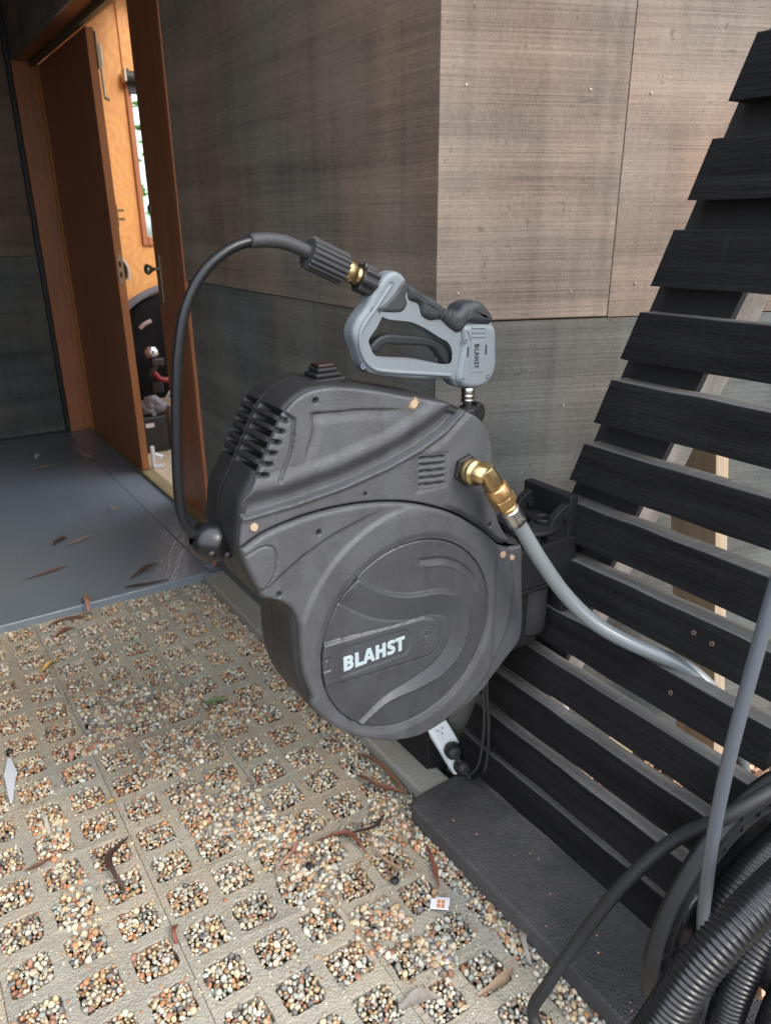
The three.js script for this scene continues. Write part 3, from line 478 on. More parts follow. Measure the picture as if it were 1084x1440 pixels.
// plugs of pale dried mud in some screw holes; one has splashed
for (const [x, y, r, sp] of [[0.658, 1.066, 0.008, 1], [0.778, 1.017, 0.0075, 0], [0.384, 0.927, 0.006, 0], [0.858, 0.762, 0.0065, 0], [0.884, 0.748, 0.0055, 0]]) {
  const pts = []; const R = rng(Math.round(x * 999)); const n = sp ? 34 : 20; for (let i = 0; i < n; i++) { const a = i / n * 6.283, q = r * (sp ? (i % 2 ? 0.95 + 0.5 * R() : 0.72) : 0.93 + 0.12 * R()); pts.push([x + q * Math.cos(a), y + q * Math.sin(a)]); }
  M('mud_plug', extrude(pts, ZM + (x > 0.88 ? -0.002 : 0.001), ZM + (x > 0.86 ? 0.0032 : 0.0062), 0.001), mMud, reel);
}
{
  // power switch under its rubber cap, on top; socket for the gun; swivel bracket with its ribs on the right
  const s = T('rocker_switch', 'small black switch block with a red rocker on top of the reel housing', 'switch', [0.535, 1.107, -0.985]);
  M('base', box(0.512, 0.566, 1.103, 1.112, -1.008, -0.958, 0.003), mBlackSoft, s);
  M('cap', box(0.518, 0.56, 1.112, 1.119, -1.003, -0.963, 0.003), mBlackSoft, s); M('cap', box(0.523, 0.556, 1.119, 1.126, -0.999, -0.967, 0.003), mBlackSoft, s);
  const rk = box(0.526, 0.553, 1.126, 1.131, -0.996, -0.97, 0.002); M('rocker', rk, mat([0.02, 0.006, 0.006], 0.5), s);
  const hk = M('gun_holder', mg(latheAt([[0.001, 0.02], [0.014, 0.02], [0.017, 0.012], [0.017, -0.02], [0.001, -0.02]], [0.826, 1.005, -0.99], [0, 1, 0]), box(0.806, 0.83, 0.985, 1.012, -1.005, -0.975, 0.004)), mBlackSoft, reel);
  M('holder_flap', extrude(smooth([[0.838, 0.995], [0.856, 0.995], [0.862, 1.01], [0.857, 1.026], [0.846, 1.03], [0.839, 1.018]], 24), -1.0, -0.982, 0.004), mBlackSoft, hk);
  const b = M('swivel_bracket', mg(box(0.9, 1.062, 0.655, 0.662, -1.05, -0.925, 0.002), box(0.91, 1.06, 0.665, 0.745, -0.93, -0.924, 0.001), box(0.9, 0.99, 0.52, 0.66, -1.04, -0.94, 0.012), box(1.04, 1.062, 0.56, 0.83, -1.06, -0.93, 0.004), box(0.86, 1.05, 0.742, 0.748, -1.05, -0.925, 0.002)), mBlackSoft, reel);
  for (let i = 0; i < 6; i++) M('rib', box(0.872 + i * 0.03, 0.876 + i * 0.03, 0.748, 0.766, -1.045, -0.93, 0.001), mBlackSoft, b);
  M('rib', box(0.87, 1.04, 0.748, 0.764, -0.992, -0.987, 0.001), mBlackSoft, b);
  for (const z of [-1.04, -0.94]) M('pivot_lug', mg(extrude(smooth([[0.99, 0.748], [1.06, 0.748], [1.062, 0.8], [1.04, 0.815], [1.0, 0.79]], 30), z - 0.008, z + 0.008, 0.002), rod([1.035, 0.79, z - 0.014], [1.035, 0.79, z + 0.014], 0.011)), mBlackSoft, b);
  M('swivel_arm', mg(latheAt([[0.001, 0], [0.06, 0], [0.062, 0.004], [0.062, 0.012], [0.001, 0.014]], [0.985, 0.765, -0.985], [0, 1, 0], 40), latheAt([[0.014, 0.014], [0.02, 0.014], [0.02, 0.022], [0.014, 0.022], [0.014, 0.014]], [1.005, 0.764, -0.965], [0, 1, 0]), latheAt([[0.03, 0.0], [0.036, 0], [0.036, 0.024], [0.03, 0.024], [0.03, 0]], [0.95, 0.764, -0.985], [0, 1, 0])), mBlackSoft, b);
  M('lower_drum', mg(latheAt([[0.001, 0], [0.05, 0], [0.052, 0.006], [0.052, 0.1], [0.001, 0.1]], [0.98, 0.545, -0.985], [0, 1, 0], 36), box(0.9, 0.985, 0.55, 0.64, -1.02, -0.95, 0.01)), mBody, b);
}
// ------------------------------------------------------------------ water inlet: hex port, brass elbow, grey hose
{
  const z = ZM + 0.003, hex = []; for (let i = 0; i < 6; i++) hex.push([0.7625 + 0.0265 * Math.cos(i * 1.0472 + 0.3), 0.943 + 0.0265 * Math.sin(i * 1.0472 + 0.3)]);
  M('inlet_nut', extrude(hex, z - 0.004, z + 0.012, 0.002), mBlack, reel);
  const h = T('water_hose', 'grey plastic water hose with brass elbow running from the reel behind the slats', 'hose', [0.83, 0.802, -0.795]);
  const kn = []; for (let i = 0; i < 48; i++) { const a = i / 48 * 6.283; kn.push([Math.cos(a) * (i % 2 ? 0.0205 : 0.019), Math.sin(a) * (i % 2 ? 0.0205 : 0.019)]); }
  const el = M('brass_elbow', mg(latheAt([[0.001, 0], [0.0215, 0], [0.0215, 0.008], [0.019, 0.009], [0.019, 0.014], [0.0215, 0.015], [0.0215, 0.02], [0.014, 0.023], [0.014, 0.042], [0.001, 0.044]], [0.7625, 0.943, z + 0.012], [0.02, 0, 1], 36), latheAt([[0.001, -0.012], [0.0155, -0.012], [0.0165, -0.0105], [0.0165, 0.044], [0.001, 0.045]], [0.772, 0.944, z + 0.046], [0.537, -0.834, 0.127], 36)), mBrass, h);
  const dir = V(0.537, -0.834, 0.127).normalize(), at = (d) => V(0.772, 0.944, z + 0.046).addScaledVector(dir, d).toArray(), da = dir.toArray();
  const nut = []; for (let i = 0; i < 6; i++) nut.push([0.0215 * Math.cos(i * 1.0472), 0.0215 * Math.sin(i * 1.0472)]);
  const ng = extrude(nut, 0, 0.02, 0.003); ng.applyQuaternion(new THREE.Quaternion().setFromUnitVectors(V(0, 0, 1), dir)); ng.translate(...at(0.05));
  M('swivel_nut', mg(latheAt([[0.0165, 0.028], [0.0205, 0.03], [0.0205, 0.05], [0.0165, 0.052]], at(0), da, 36), ng, latheAt([[0.001, 0.069], [0.0165, 0.069], [0.0145, 0.078], [0.0145, 0.088], [0.001, 0.088]], at(0), da, 30)), mat([0.68, 0.44, 0.2], 0.38, { metalness: 1 }), el);
  M('crimp_sleeve', latheAt([[0.0135, 0.08], [0.0165, 0.081], [0.0172, 0.085], [0.0158, 0.088], [0.0172, 0.092], [0.0158, 0.096], [0.0172, 0.1], [0.0168, 0.112], [0.0136, 0.114]], at(0), da, 36), mat([0.62, 0.63, 0.63], 0.25, { metalness: 1 }), h);
  const a1 = at(0.1), a2 = at(0.13);
  M('hose', sweep([a1, a2, [0.877, 0.774, -0.84], [0.925, 0.699, -0.815], [0.963, 0.651, -0.78], [1.0, 0.622, -0.74], [1.034, 0.604, -0.7], [1.062, 0.59, -0.66], [1.088, 0.555, -0.615], [1.12, 0.47, -0.58], [1.15, 0.35, -0.55]], 0.0134, 0.006, 22), phys([0.15, 0.168, 0.172], 0.3, { clearcoat: 0.5, clearcoatRoughness: 0.2 }), h);
}

// ------------------------------------------------------------------ trigger gun and its black hose
{
  const ZG = -0.99, mGrey = mat([0.155, 0.178, 0.192], 0.42, { bumpMap: fineBump, bumpScale: 0.0003 }), mGrip = mat([0.022, 0.025, 0.029], 0.55, { bumpMap: fineBump, bumpScale: 0.0005 });
  const g = T('trigger_gun', 'blue grey trigger gun with black rubber grip standing on top of the hose reel', 'trigger gun', [0.73, 1.06, ZG]);
  const outer = smooth([[0.65, 1.252], [0.665, 1.256], [0.68, 1.249], [0.69, 1.236], [0.71, 1.222], [0.745, 1.206], [0.77, 1.19], [0.79, 1.184], [0.812, 1.188], [0.84, 1.176], [0.863, 1.163], [0.868, 1.124], [0.87, 1.091], [0.861, 1.07], [0.838, 1.059], [0.81, 1.06], [0.787, 1.067], [0.776, 1.078], [0.705, 1.088], [0.64, 1.101], [0.617, 1.108], [0.605, 1.119], [0.595, 1.146], [0.588, 1.169], [0.594, 1.187], [0.613, 1.208], [0.624, 1.225], [0.636, 1.24]], 150);
  const inner = smooth([[0.637, 1.199], [0.656, 1.194], [0.696, 1.187], [0.72, 1.177], [0.752, 1.159], [0.774, 1.146], [0.784, 1.125], [0.777, 1.101], [0.704, 1.111], [0.64, 1.121], [0.62, 1.129], [0.609, 1.148], [0.607, 1.161], [0.624, 1.182]], 90);
  const fr = M('frame', extrude(outer, ZG - 0.017, ZG + 0.017, 0.008, [inner], 4), mGrey, g);
  // the raised rib that follows the hand guard, and the head that is wider than the rest
  M('guard_rib', sweep([[0.655, 1.236, ZG + 0.017], [0.628, 1.205, ZG + 0.017], [0.6, 1.17, ZG + 0.017], [0.606, 1.133, ZG + 0.017], [0.624, 1.115, ZG + 0.017], [0.66, 1.106, ZG + 0.017], [0.71, 1.098, ZG + 0.017], [0.772, 1.088, ZG + 0.017]], 0.0035, 0.005, 8), mGrey, fr);
  M('head', extrude(smooth([[0.793, 1.165], [0.815, 1.167], [0.848, 1.165], [0.862, 1.158], [0.867, 1.124], [0.868, 1.091], [0.858, 1.071], [0.838, 1.061], [0.81, 1.062], [0.79, 1.07], [0.783, 1.08], [0.788, 1.11], [0.794, 1.14]], 70), ZG - 0.024, ZG + 0.024, 0.009, [], 5), mGrey, g);
  M('collar', extrude(smooth([[0.628, 1.201], [0.645, 1.212], [0.662, 1.226], [0.672, 1.238], [0.68, 1.243], [0.69, 1.231], [0.684, 1.22], [0.687, 1.208], [0.678, 1.196], [0.655, 1.195]], 50), ZG - 0.019, ZG + 0.0195, 0.007, [], 4), mGrip, g);
  const gr = M('grip', extrude(smooth([[0.688, 1.236], [0.712, 1.223], [0.737, 1.211], [0.763, 1.195], [0.785, 1.19], [0.798, 1.2], [0.826, 1.202], [0.845, 1.189], [0.857, 1.172], [0.852, 1.166], [0.807, 1.169], [0.796, 1.158], [0.784, 1.155], [0.764, 1.166], [0.749, 1.178], [0.73, 1.178], [0.712, 1.187], [0.705, 1.205], [0.688, 1.212], [0.684, 1.222]], 90), ZG - 0.024, ZG + 0.024, 0.012, [], 5), mGrip, g);
  for (let i = 0; i < 6; i++) { const t = i / 5, x = lerp(0.724, 0.767, t), y = lerp(1.2, 1.181, t); M('grip_ridge', rod([x - 0.0035, y - 0.0075, ZG + 0.0238], [x + 0.0035, y + 0.0075, ZG + 0.0238], 0.0012, 0.0012, 8), mGrip, gr); }
  M('end_cap', extrude(smooth([[0.797, 1.172], [0.802, 1.199], [0.826, 1.203], [0.846, 1.19], [0.858, 1.172], [0.853, 1.165], [0.815, 1.168]], 40), ZG - 0.026, ZG + 0.026, 0.012, [], 5), mGrip, g);
  const edge = smooth([[0.667, 1.255], [0.681, 1.249], [0.688, 1.236], [0.682, 1.224], [0.676, 1.234], [0.664, 1.222], [0.655, 1.232], [0.648, 1.247]], 40); void edge;
  M('trigger', extrude(smooth([[0.621, 1.144], [0.633, 1.156], [0.652, 1.163], [0.69, 1.159], [0.721, 1.154], [0.752, 1.145], [0.776, 1.128], [0.784, 1.108], [0.776, 1.1], [0.762, 1.112], [0.745, 1.132], [0.72, 1.139], [0.672, 1.145], [0.65, 1.147], [0.635, 1.138], [0.625, 1.137]], 60), ZG - 0.009, ZG + 0.009, 0.004, [], 3), mat([0.014, 0.015, 0.017], 0.45), g);
  for (const [x, y, d] of [[0.656, 1.239, 0.017], [0.623, 1.203, 0.017], [0.797, 1.142, 0.024], [0.604, 1.12, 0.017], [0.793, 1.079, 0.024], [0.848, 1.079, 0.024]]) M('screw', latheAt([[0.001, 0.0004], [0.0022, 0.0004], [0.0026, 0.0012], [0.0042, 0.0012], [0.0045, 0]], [x, y, ZG + d], [0, 0, 1], 18), mat([0.1, 0.12, 0.14], 0.5), g);
  for (let i = 0; i < 3; i++) M('vent', rod([0.81, 1.162 - i * 0.007, ZG + 0.024], [0.838, 1.16 - i * 0.007, ZG + 0.024], 0.0016, 0.0016, 10), mGrey, g);
  for (const x of [0.803, 0.842]) M('slot', box(x - 0.0015, x + 0.0015, 1.116, 1.132, ZG + 0.0225, ZG + 0.0245), mBlack, g);
  const lb = M('label_plate', box(0.808, 0.837, 1.088, 1.14, ZG + 0.023, ZG + 0.0248, 0.0008), mGrey, g);
  const tg = new TextGeometry('BLAHST', { font, size: 0.0098, depth: 0.0005, curveSegments: 5 }); tg.computeBoundingBox(); const k = 0.041 / tg.boundingBox.max.x; tg.scale(k, 1, 1); tg.rotateZ(-Math.PI / 2); tg.translate(0.8165, 1.136, ZG + 0.0248);
  M('lettering', tg, mat([0.012, 0.014, 0.016], 0.5), lb);
  const mChrome = mat([0.55, 0.54, 0.5], 0.22, { metalness: 1 });
  M('nozzle', latheAt([[0.001, 0.0], [0.009, 0.0], [0.009, 0.01], [0.012, 0.011], [0.012, 0.016], [0.0105, 0.017], [0.012, 0.019], [0.012, 0.024], [0.0105, 0.025], [0.012, 0.027], [0.012, 0.045], [0.001, 0.045]], [0.826, 1.022, ZG], [0.02, 1, 0], 28), mChrome, g);

  // couplings: black screw nut, brass stub, long ribbed black nut, sleeve
  const h = T('black_hose', 'black hose arching from the trigger gun down to a black stop ball', 'hose', [0.306, 0.954, ZG]);
  const a = V(0.644, 1.235, ZG), b = V(0.506, 1.2955, ZG), dir = b.clone().sub(a).normalize(), L = (d) => a.clone().addScaledVector(dir, d).toArray(), dd = dir.toArray();
  M('union', latheAt([[0.001, -0.01], [0.011, -0.01], [0.011, 0.016], [0.001, 0.016]], L(0), dd, 6), mChrome, h);
  const ribbed = (r, n, l0, l1, dep) => { const p = []; for (let i = 0; i < n * 4; i++) { const q = i / (n * 4) * 6.283, s = i % 4 < 2 ? r : r - dep; p.push([s * Math.cos(q), s * Math.sin(q)]); } const e = extrude(p, l0, l1, 0.002); e.applyQuaternion(new THREE.Quaternion().setFromUnitVectors(V(0, 0, 1), dir)); e.translate(...L(0)); return e; };
  M('screw_nut', ribbed(0.0225, 8, 0.012, 0.038, 0.0035), mBlack, h);
  M('brass_stub', latheAt([[0.001, 0.036], [0.0135, 0.036], [0.0135, 0.042], [0.0115, 0.043], [0.0115, 0.047], [0.0155, 0.049], [0.0155, 0.054], [0.0165, 0.056], [0.0165, 0.064], [0.014, 0.068], [0.001, 0.07]], L(0), dd, 30), mBrass, h);
  M('grip_nut', ribbed(0.0235, 18, 0.066, 0.128, 0.0025), mRubber, h);
  M('sleeve', sweep([L(0.124), L(0.14), [0.49, 1.3005, ZG], [0.465, 1.3035, ZG], [0.44, 1.303, ZG]], (s, l) => 0.0098, 0.006, 20), mRubber, h);
  M('hose', sweep([[0.475, 1.303, ZG], [0.44, 1.302, ZG], [0.41, 1.293, ZG], [0.372, 1.266, ZG], [0.344, 1.224, ZG], [0.3275, 1.168, ZG], [0.317, 1.1, ZG], [0.3095, 1.027, ZG], [0.306, 0.962, ZG], [0.31, 0.923, ZG], [0.322, 0.905, ZG], [0.342, 0.893, ZG], [0.37, 0.878, ZG]], 0.0072, 0.006, 20), phys([0.01, 0.0105, 0.012], 0.3, { specularIntensity: 0.7 }), h);
  const ball = M('stop_ball', latheAt([[0.012, -0.03], [0.02, -0.026], [0.0275, -0.016], [0.0315, -0.0015], [0.0308, -0.0012], [0.0308, 0.0012], [0.0315, 0.0015], [0.0275, 0.016], [0.02, 0.026], [0.012, 0.03]], [0.347, 0.8885, ZG], [0.9, -0.42, 0.1], 36), phys([0.008, 0.0085, 0.01], 0.3, {}), h);
  for (const s of [-1, 1]) M('clamp_screw', latheAt([[0.001, 0.0], [0.006, 0], [0.006, 0.006], [0.001, 0.007]], [0.347 + 0.012 * s, 0.8885 - 0.006 * s + (s > 0 ? -0.008 : -0.012), ZG + 0.026], [0, -0.4, 0.9], 16), mBlack, ball);
  M('hose_guide', mg(box(0.372, 0.392, 0.845, 0.9, ZG - 0.03, ZG + 0.03, 0.008)), mBlackSoft, reel);
}

// ------------------------------------------------------------------ black slat screen leaning against its prop, with slanted left edge
const SP = (y) => 0.963 + 0.12 * y;                                   // its front plane leans away: x at height y
{
  const scr = T('slat_screen', 'black painted timber slat screen with a slanted left edge, right of the reel', 'screen', [0.97, 0.05, -0.5]);
  const rows = [[1.577, 1.49], [1.441, 1.354], [1.31, 1.221], [1.177, 1.093], [1.054, 0.972], [0.928, 0.852], [0.811, 0.735], [0.699, 0.625], [0.582, 0.51], [0.472, 0.4], [0.368, 0.291], [0.261, 0.182], [0.165, 0.088]];
  const zl = (y) => -0.757 - 0.282 * (1.577 - y), R = rng(31);
  rows.forEach(([yt, yb], i) => {
    const th = (i > 7 ? 0.033 : 0.041) + 0.003 * R(), z1 = (yb > 0.55 ? -0.36 : -0.472) + 0.004 * (R() - 0.5) , n = 26, P = [], col = [];
    // cross-section corners (front top, back top, back bottom, front bottom), swept along z with a sawn waviness
    const push = (...p) => p.forEach((q) => { P.push(q[0], q[1], q[2]); col.push(...q[3]); });
    const w = (z, s) => (vn(z * 14 + 50, i * 3.1 + s, 999, 999, 12) - 0.5) * 0.004;
    const sec = (k) => { const f = k / n, zt = lerp(zl(yt), z1, f), zb = lerp(zl(yb), z1, f); return [[SP(yt) + w(zt, 1) + 0.0, yt + w(zt, 2), zt], [SP(yt) + th, yt + w(zt, 2) - 0.001, zt], [SP(yb) + th, yb + w(zb, 3), zb], [SP(yb) + w(zb, 1), yb + w(zb, 3), zb], [SP(yt) - 0.0 + w(zt, 1), yt - 0.002 + w(zt, 2), zt], [SP(yt) + 0.002, yt + w(zt, 2), zt]]; };
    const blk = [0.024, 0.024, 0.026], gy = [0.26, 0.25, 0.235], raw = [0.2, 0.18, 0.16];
    const quad = (a, b, c, d, q) => push([...a, q], [...b, q], [...c, q], [...a, q], [...c, q], [...d, q]);
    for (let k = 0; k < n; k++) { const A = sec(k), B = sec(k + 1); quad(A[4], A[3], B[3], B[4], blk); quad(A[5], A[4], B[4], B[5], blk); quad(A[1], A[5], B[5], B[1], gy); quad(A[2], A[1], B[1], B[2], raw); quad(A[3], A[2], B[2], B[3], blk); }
    for (const [k, s] of [[0, 1], [n, -1]]) { const A = sec(k); s > 0 ? (quad(A[0], A[1], A[2], A[3], blk)) : quad(A[3], A[2], A[1], A[0], blk); }
    let g = new THREE.BufferGeometry(); g.setAttribute('position', new THREE.Float32BufferAttribute(P, 3)); g.setAttribute('color', new THREE.Float32BufferAttribute(col, 3)); g.computeVertexNormals(); g = uvm(g, false, i * 0.37);
    const m = M('slat', g, mSlat, scr);
    for (const z of [-0.62, -0.655]) if (i > 6 && i < 9 && R() < 0.8) { const y = lerp(yb, yt, 0.3 + 0.4 * R()); M('screw', latheAt([[0.001, 0.0004], [0.002, 0.0004], [0.003, 0.0014], [0.0045, 0.001], [0.0048, -0.001]], [SP(y) - 0.0006, y, z + 0.02 * R()], [-1, 0.12, 0], 14), mat([0.09, 0.055, 0.04], 0.7), m); }
  });
  // slanted rail behind the slats: black board in front, raw timber behind it; a second upright further right
  const rail = (z0, w, d0, d1, m, name, y0 = 0.06, y1 = 1.6, sl = 0.282) => { const P = [], q = [[0, y0], [w, y0], [w, y1], [0, y1]]; const f = (u, y, d) => [SP(y) + d, y, z0 + u + sl * (y - 1.577)]; const c = q.map(([u, y]) => [f(u, y, d0), f(u, y, d1)]); const Q = (a, b, e, h) => P.push(...a, ...b, ...e, ...a, ...e, ...h); Q(c[0][0], c[1][0], c[2][0], c[3][0]); Q(c[1][1], c[0][1], c[3][1], c[2][1]); for (let i = 0; i < 4; i++) { const j = (i + 1) % 4; Q(c[i][0], c[i][1], c[j][1], c[j][0]); } let g = new THREE.BufferGeometry(); g.setAttribute('position', new THREE.Float32BufferAttribute(P, 3)); g.computeVertexNormals(); return M(name, uvm(g, true), m, scr); };
  rail(-0.772, 0.157, 0.0465, 0.062, mat([0.016, 0.016, 0.017], 0.7, { map: slatMap }), 'rail_face');
  rail(-0.769, 0.152, 0.0625, 0.135, mRawGrey, 'rail');
  const p = T('prop_post', 'raw sawn timber prop standing behind the slats of the black screen', 'post', [1.5, 0, -0.85]);
  const g = box(-0.02, 0.02, 0, 1.02, -0.055, 0.055, 0.001, true), mtx = new THREE.Matrix4().makeShear(0, 0, 0, 0, 0, 0); void mtx;
  g.rotateZ(0.235); g.translate(1.56, -0.01, -0.878); M('post', g, mRaw, p);
}
// ------------------------------------------------------------------ black plank on the ground
{
  const g = extrude(smooth([[0.812, -1.128], [0.825, -1.142], [0.86, -1.146], [0.93, -1.15], [0.985, -1.15], [1.035, -1.14], [1.045, -1.12], [1.046, -0.9], [1.046, -0.6], [1.046, -0.3], [1.046, -0.21], [1.03, -0.2], [0.9, -0.2], [0.83, -0.2], [0.818, -0.21], [0.816, -0.4], [0.814, -0.7], [0.812, -1.0]], 140), -0.052, 0, 0.006);
  g.rotateX(Math.PI / 2); const b = uvm(g);
  const rub = texG(1024, 0.4, (u, v) => 0.5 * FB(u, v, 18, 300, 4) + 0.3 * N(u, v, 120, 160, 305) + 0.2 * N(u, v, 330, 330, 306));
  const rm = texC(1024, 0.8, (u, v) => { const k = 0.75 + 0.5 * (FB(u, v, 5, 310, 4) - 0.4), d = 0.55 * sstep(0.42, 0.7, FB(u, v, 4, 320, 5)), s = N(u, v, 300, 300, 313) > 0.985 ? 3 : 1; return [k * 0.5 * s + d * 0.42, k * 0.5 * s + d * 0.37, k * 0.5 * s + d * 0.33]; });
  thing1('black_plank', 'thick black painted plank lying on the ground at the foot of the slat screen', 'plank', b, mat([0.115, 0.112, 0.115], 0.75, { map: rm, bumpMap: rub, bumpScale: 0.007 }));
  const R = rng(4), fl = [];
  for (let i = 0; i < 12; i++) { const q = new THREE.TetrahedronGeometry(0.0016 + 0.002 * R(), 0); q.scale(1.3, 0.5, 1); q.rotateY(R() * 6); q.translate(lerp(0.83, 0.97, R()), 0.0535, lerp(-1.08, -0.5, R())); fl.push(q); }
  const o = new THREE.Mesh(mg(...fl), mat([0.5, 0.24, 0.15], 0.8)); o.name = 'wood_crumbs'; o.userData = { label: 'tiny red brown crumbs scattered on the black plank', category: 'crumbs', kind: 'stuff' }; scene.add(o);
}
// mulch and soil behind the screen
{
  const R = rng(8), n = 2600, im = new THREE.InstancedMesh(new THREE.BoxGeometry(1, 1, 1), mat([1, 1, 1], 0.85), n), o = new THREE.Object3D(), c = new THREE.Color();
  for (let i = 0; i < n; i++) { o.position.set(lerp(1.0, 2.6, R()), -0.022 + 0.03 * R(), lerp(-1.1, -0.1, R())); o.rotation.set(R() * 0.8, R() * 6, R() * 0.8); o.scale.set(0.012 + 0.03 * R(), 0.004 + 0.005 * R(), 0.005 + 0.008 * R()); o.updateMatrix(); im.setMatrixAt(i, o.matrix); const k = 0.6 + 0.7 * R(); c.setRGB(0.52 * k, 0.31 * k, 0.2 * k); im.setColorAt(i, c); }
  im.name = 'mulch'; im.userData = { label: 'orange brown bark mulch on the ground behind the slat screen', category: 'mulch', kind: 'stuff' }; im.castShadow = im.receiveShadow = true; scene.add(im);
}

// ------------------------------------------------------------------ power board, plugs and cords
{
  const c = V(0.967, 0.11, -1.1855), e1 = V(0.0475, 0.018, 0.011).normalize(), e2 = V(-0.0375, 0.1075, -0.0605).normalize(), e3 = e1.clone().cross(e2).normalize();
  const m4 = new THREE.Matrix4().makeBasis(e1, e2, e3).setPosition(c), put = (g) => g.applyMatrix4(m4);
  const b = T('power_board', 'white power board leaning under the reel with two black plugs in it', 'power board', [0.985, 0.056, -1.155]);
  M('body', put(new RoundedBoxGeometry(0.053, 0.134, 0.022, 3, 0.004)), mat([0.62, 0.66, 0.66], 0.45), b);
  for (const [x, y, r] of [[-0.006, 0.054, 0.5], [0.008, 0.054, -0.5], [0.001, 0.043, 0]]) { const g = new THREE.BoxGeometry(0.002, 0.007, 0.001); g.rotateZ(r); g.translate(x, y, 0.0113); M('pin_slot', put(g), mBlack, b); }
  M('rim', put(mg(new RoundedBoxGeometry(0.056, 0.137, 0.008, 2, 0.003).translate(0, 0, -0.008))), mat([0.5, 0.53, 0.54], 0.5), b);
  const plug = (y, name, label, path) => {
    const o = c.clone().addScaledVector(e2, y).addScaledVector(e3, 0.012);
    const t = T('power_plug', label, 'plug', o.toArray());
    M('plug_body', latheAt([[0.001, 0.034], [0.01, 0.034], [0.016, 0.03], [0.021, 0.018], [0.021, 0.004], [0.019, 0.0], [0.001, 0]], o.toArray(), e3.toArray(), 28), mBlack, t);
    M('ring', latheAt([[0.0095, 0.0335], [0.0115, 0.035], [0.0125, 0.0335]], o.toArray(), e3.toArray(), 24), mRubber, t);
    const o2 = o.clone().addScaledVector(e3, 0.02).addScaledVector(e2, -0.012), o3 = o2.clone().addScaledVector(e2, -0.022).addScaledVector(e3, 0.004);
    M('strain_relief', sweep([o2.toArray(), o3.toArray()], (s, l) => lerp(0.0075, 0.005, s / l), 0.004, 14), mBlack, t);
    M('cord', sweep([o3.toArray(), ...path], 0.0034, 0.006, 10), mRubber, t);
  };
  plug(-0.004, 'a', 'upper black plug in the white power board, above the other plug', [[0.972, 0.07, -1.12], [0.968, 0.12, -1.08], [0.962, 0.2, -1.06], [0.955, 0.284, -1.05], [0.944, 0.36, -1.045], [0.93, 0.5, -1.03]]);
  plug(-0.05, 'b', 'lower black plug in the white power board, nearer the plank', [[0.976, 0.06, -1.1], [0.978, 0.1, -1.07], [0.975, 0.17, -1.055], [0.964, 0.27, -1.045], [0.95, 0.355, -1.04], [0.935, 0.5, -1.03]]);
}
// ------------------------------------------------------------------ hose drum, corrugated hose, two cables
{
  const c = [0.983, 0.298], r = 0.229, z0 = -0.462, d = T('hose_drum', 'black plastic drum flange standing on the plank at the right edge', 'drum', [c[0], 0.07, z0]);
  const A = [c[0], c[1], z0], k = [0, 0, 1], mD = phys([0.013, 0.014, 0.016], 0.3, { specularIntensity: 0.7, bumpMap: fineBump, bumpScale: 0.0003 });
  const fl = M('flange', latheAt([[0.03, -0.004], [0.2, -0.004], [r, 0.004], [r + 0.001, 0.012], [r - 0.002, 0.026], [r - 0.006, 0.028], [r - 0.012, 0.026], [r - 0.016, 0.014], [0.19, 0.01], [0.165, 0.01], [0.158, 0.004], [0.03, 0.004]], A, k, 120), mD, d);
  M('ring_rib', latheAt([[0.16, 0.004], [0.161, 0.02], [0.163, 0.02], [0.164, 0.004]], A, k, 100), mD, fl); M('ring_rib', latheAt([[0.186, 0.008], [0.187, 0.024], [0.189, 0.024], [0.19, 0.008]], A, k, 100), mD, fl);
  for (let i = 0; i < 24; i++) { const a = i / 24 * 6.283, g = new THREE.BoxGeometry(0.052, 0.003, 0.014); g.translate(0.186, 0, 0.012); g.rotateZ(a); g.translate(...A); M('rib', g, mD, fl); }
  for (let i = 0; i < 3; i++) { const a = 2.75 + i * 2.094, g = extrude(smooth([[0.1, -0.035], [0.16, -0.03], [0.178, 0], [0.16, 0.03], [0.1, 0.035]], 30), 0.004, 0.022, 0.006); g.rotateZ(a); g.translate(...A); M('boss', g, mD, fl); }
  M('hub', latheAt([[0.001, 0.0], [0.095, 0.0], [0.095, 0.3], [0.001, 0.3]], A, k, 60), mBlack, d);
}
{
  const h = T('corrugated_hose', 'black corrugated hose coiled in loops in front of the drum, bottom right corner', 'hose', [0.75, 0.3, -0.3]);
  const mC = phys([0.008, 0.0085, 0.01], 0.3, {});
  const rid = (s) => { const p = (s / 0.0072) % 1; return 0.023 + 0.003 * Math.pow(0.5 + 0.5 * Math.cos(p * 6.2832), 0.6); };
  M('loop', sweep([[0.5, 0.03, -0.4], [0.53, 0.16, -0.378], [0.574, 0.294, -0.36], [0.62, 0.413, -0.34], [0.658, 0.487, -0.33], [0.7, 0.532, -0.32], [0.769, 0.561, -0.315], [0.844, 0.575, -0.31], [0.96, 0.55, -0.3]], rid, 0.0011, 30), mC, h);
  M('loop', sweep([[0.85, 0.06, -0.37], [0.851, 0.14, -0.37], [0.86, 0.243, -0.37], [0.888, 0.305, -0.37], [0.93, 0.342, -0.37], [0.993, 0.359, -0.37], [1.1, 0.35, -0.37]], rid, 0.0011, 30), mC, h);
  M('loop', sweep([[0.87, 0.06, -0.31], [0.871, 0.173, -0.31], [0.873, 0.235, -0.31], [0.885, 0.278, -0.31], [0.917, 0.319, -0.31], [1.0, 0.35, -0.31]], rid, 0.0011, 30), mC, h);
  M('loop', sweep([[0.83, 0.25, -0.41], [0.845, 0.34, -0.41], [0.868, 0.385, -0.41], [0.905, 0.415, -0.41], [0.968, 0.431, -0.41], [1.05, 0.43, -0.41]], rid, 0.0011, 30), mC, h);
}
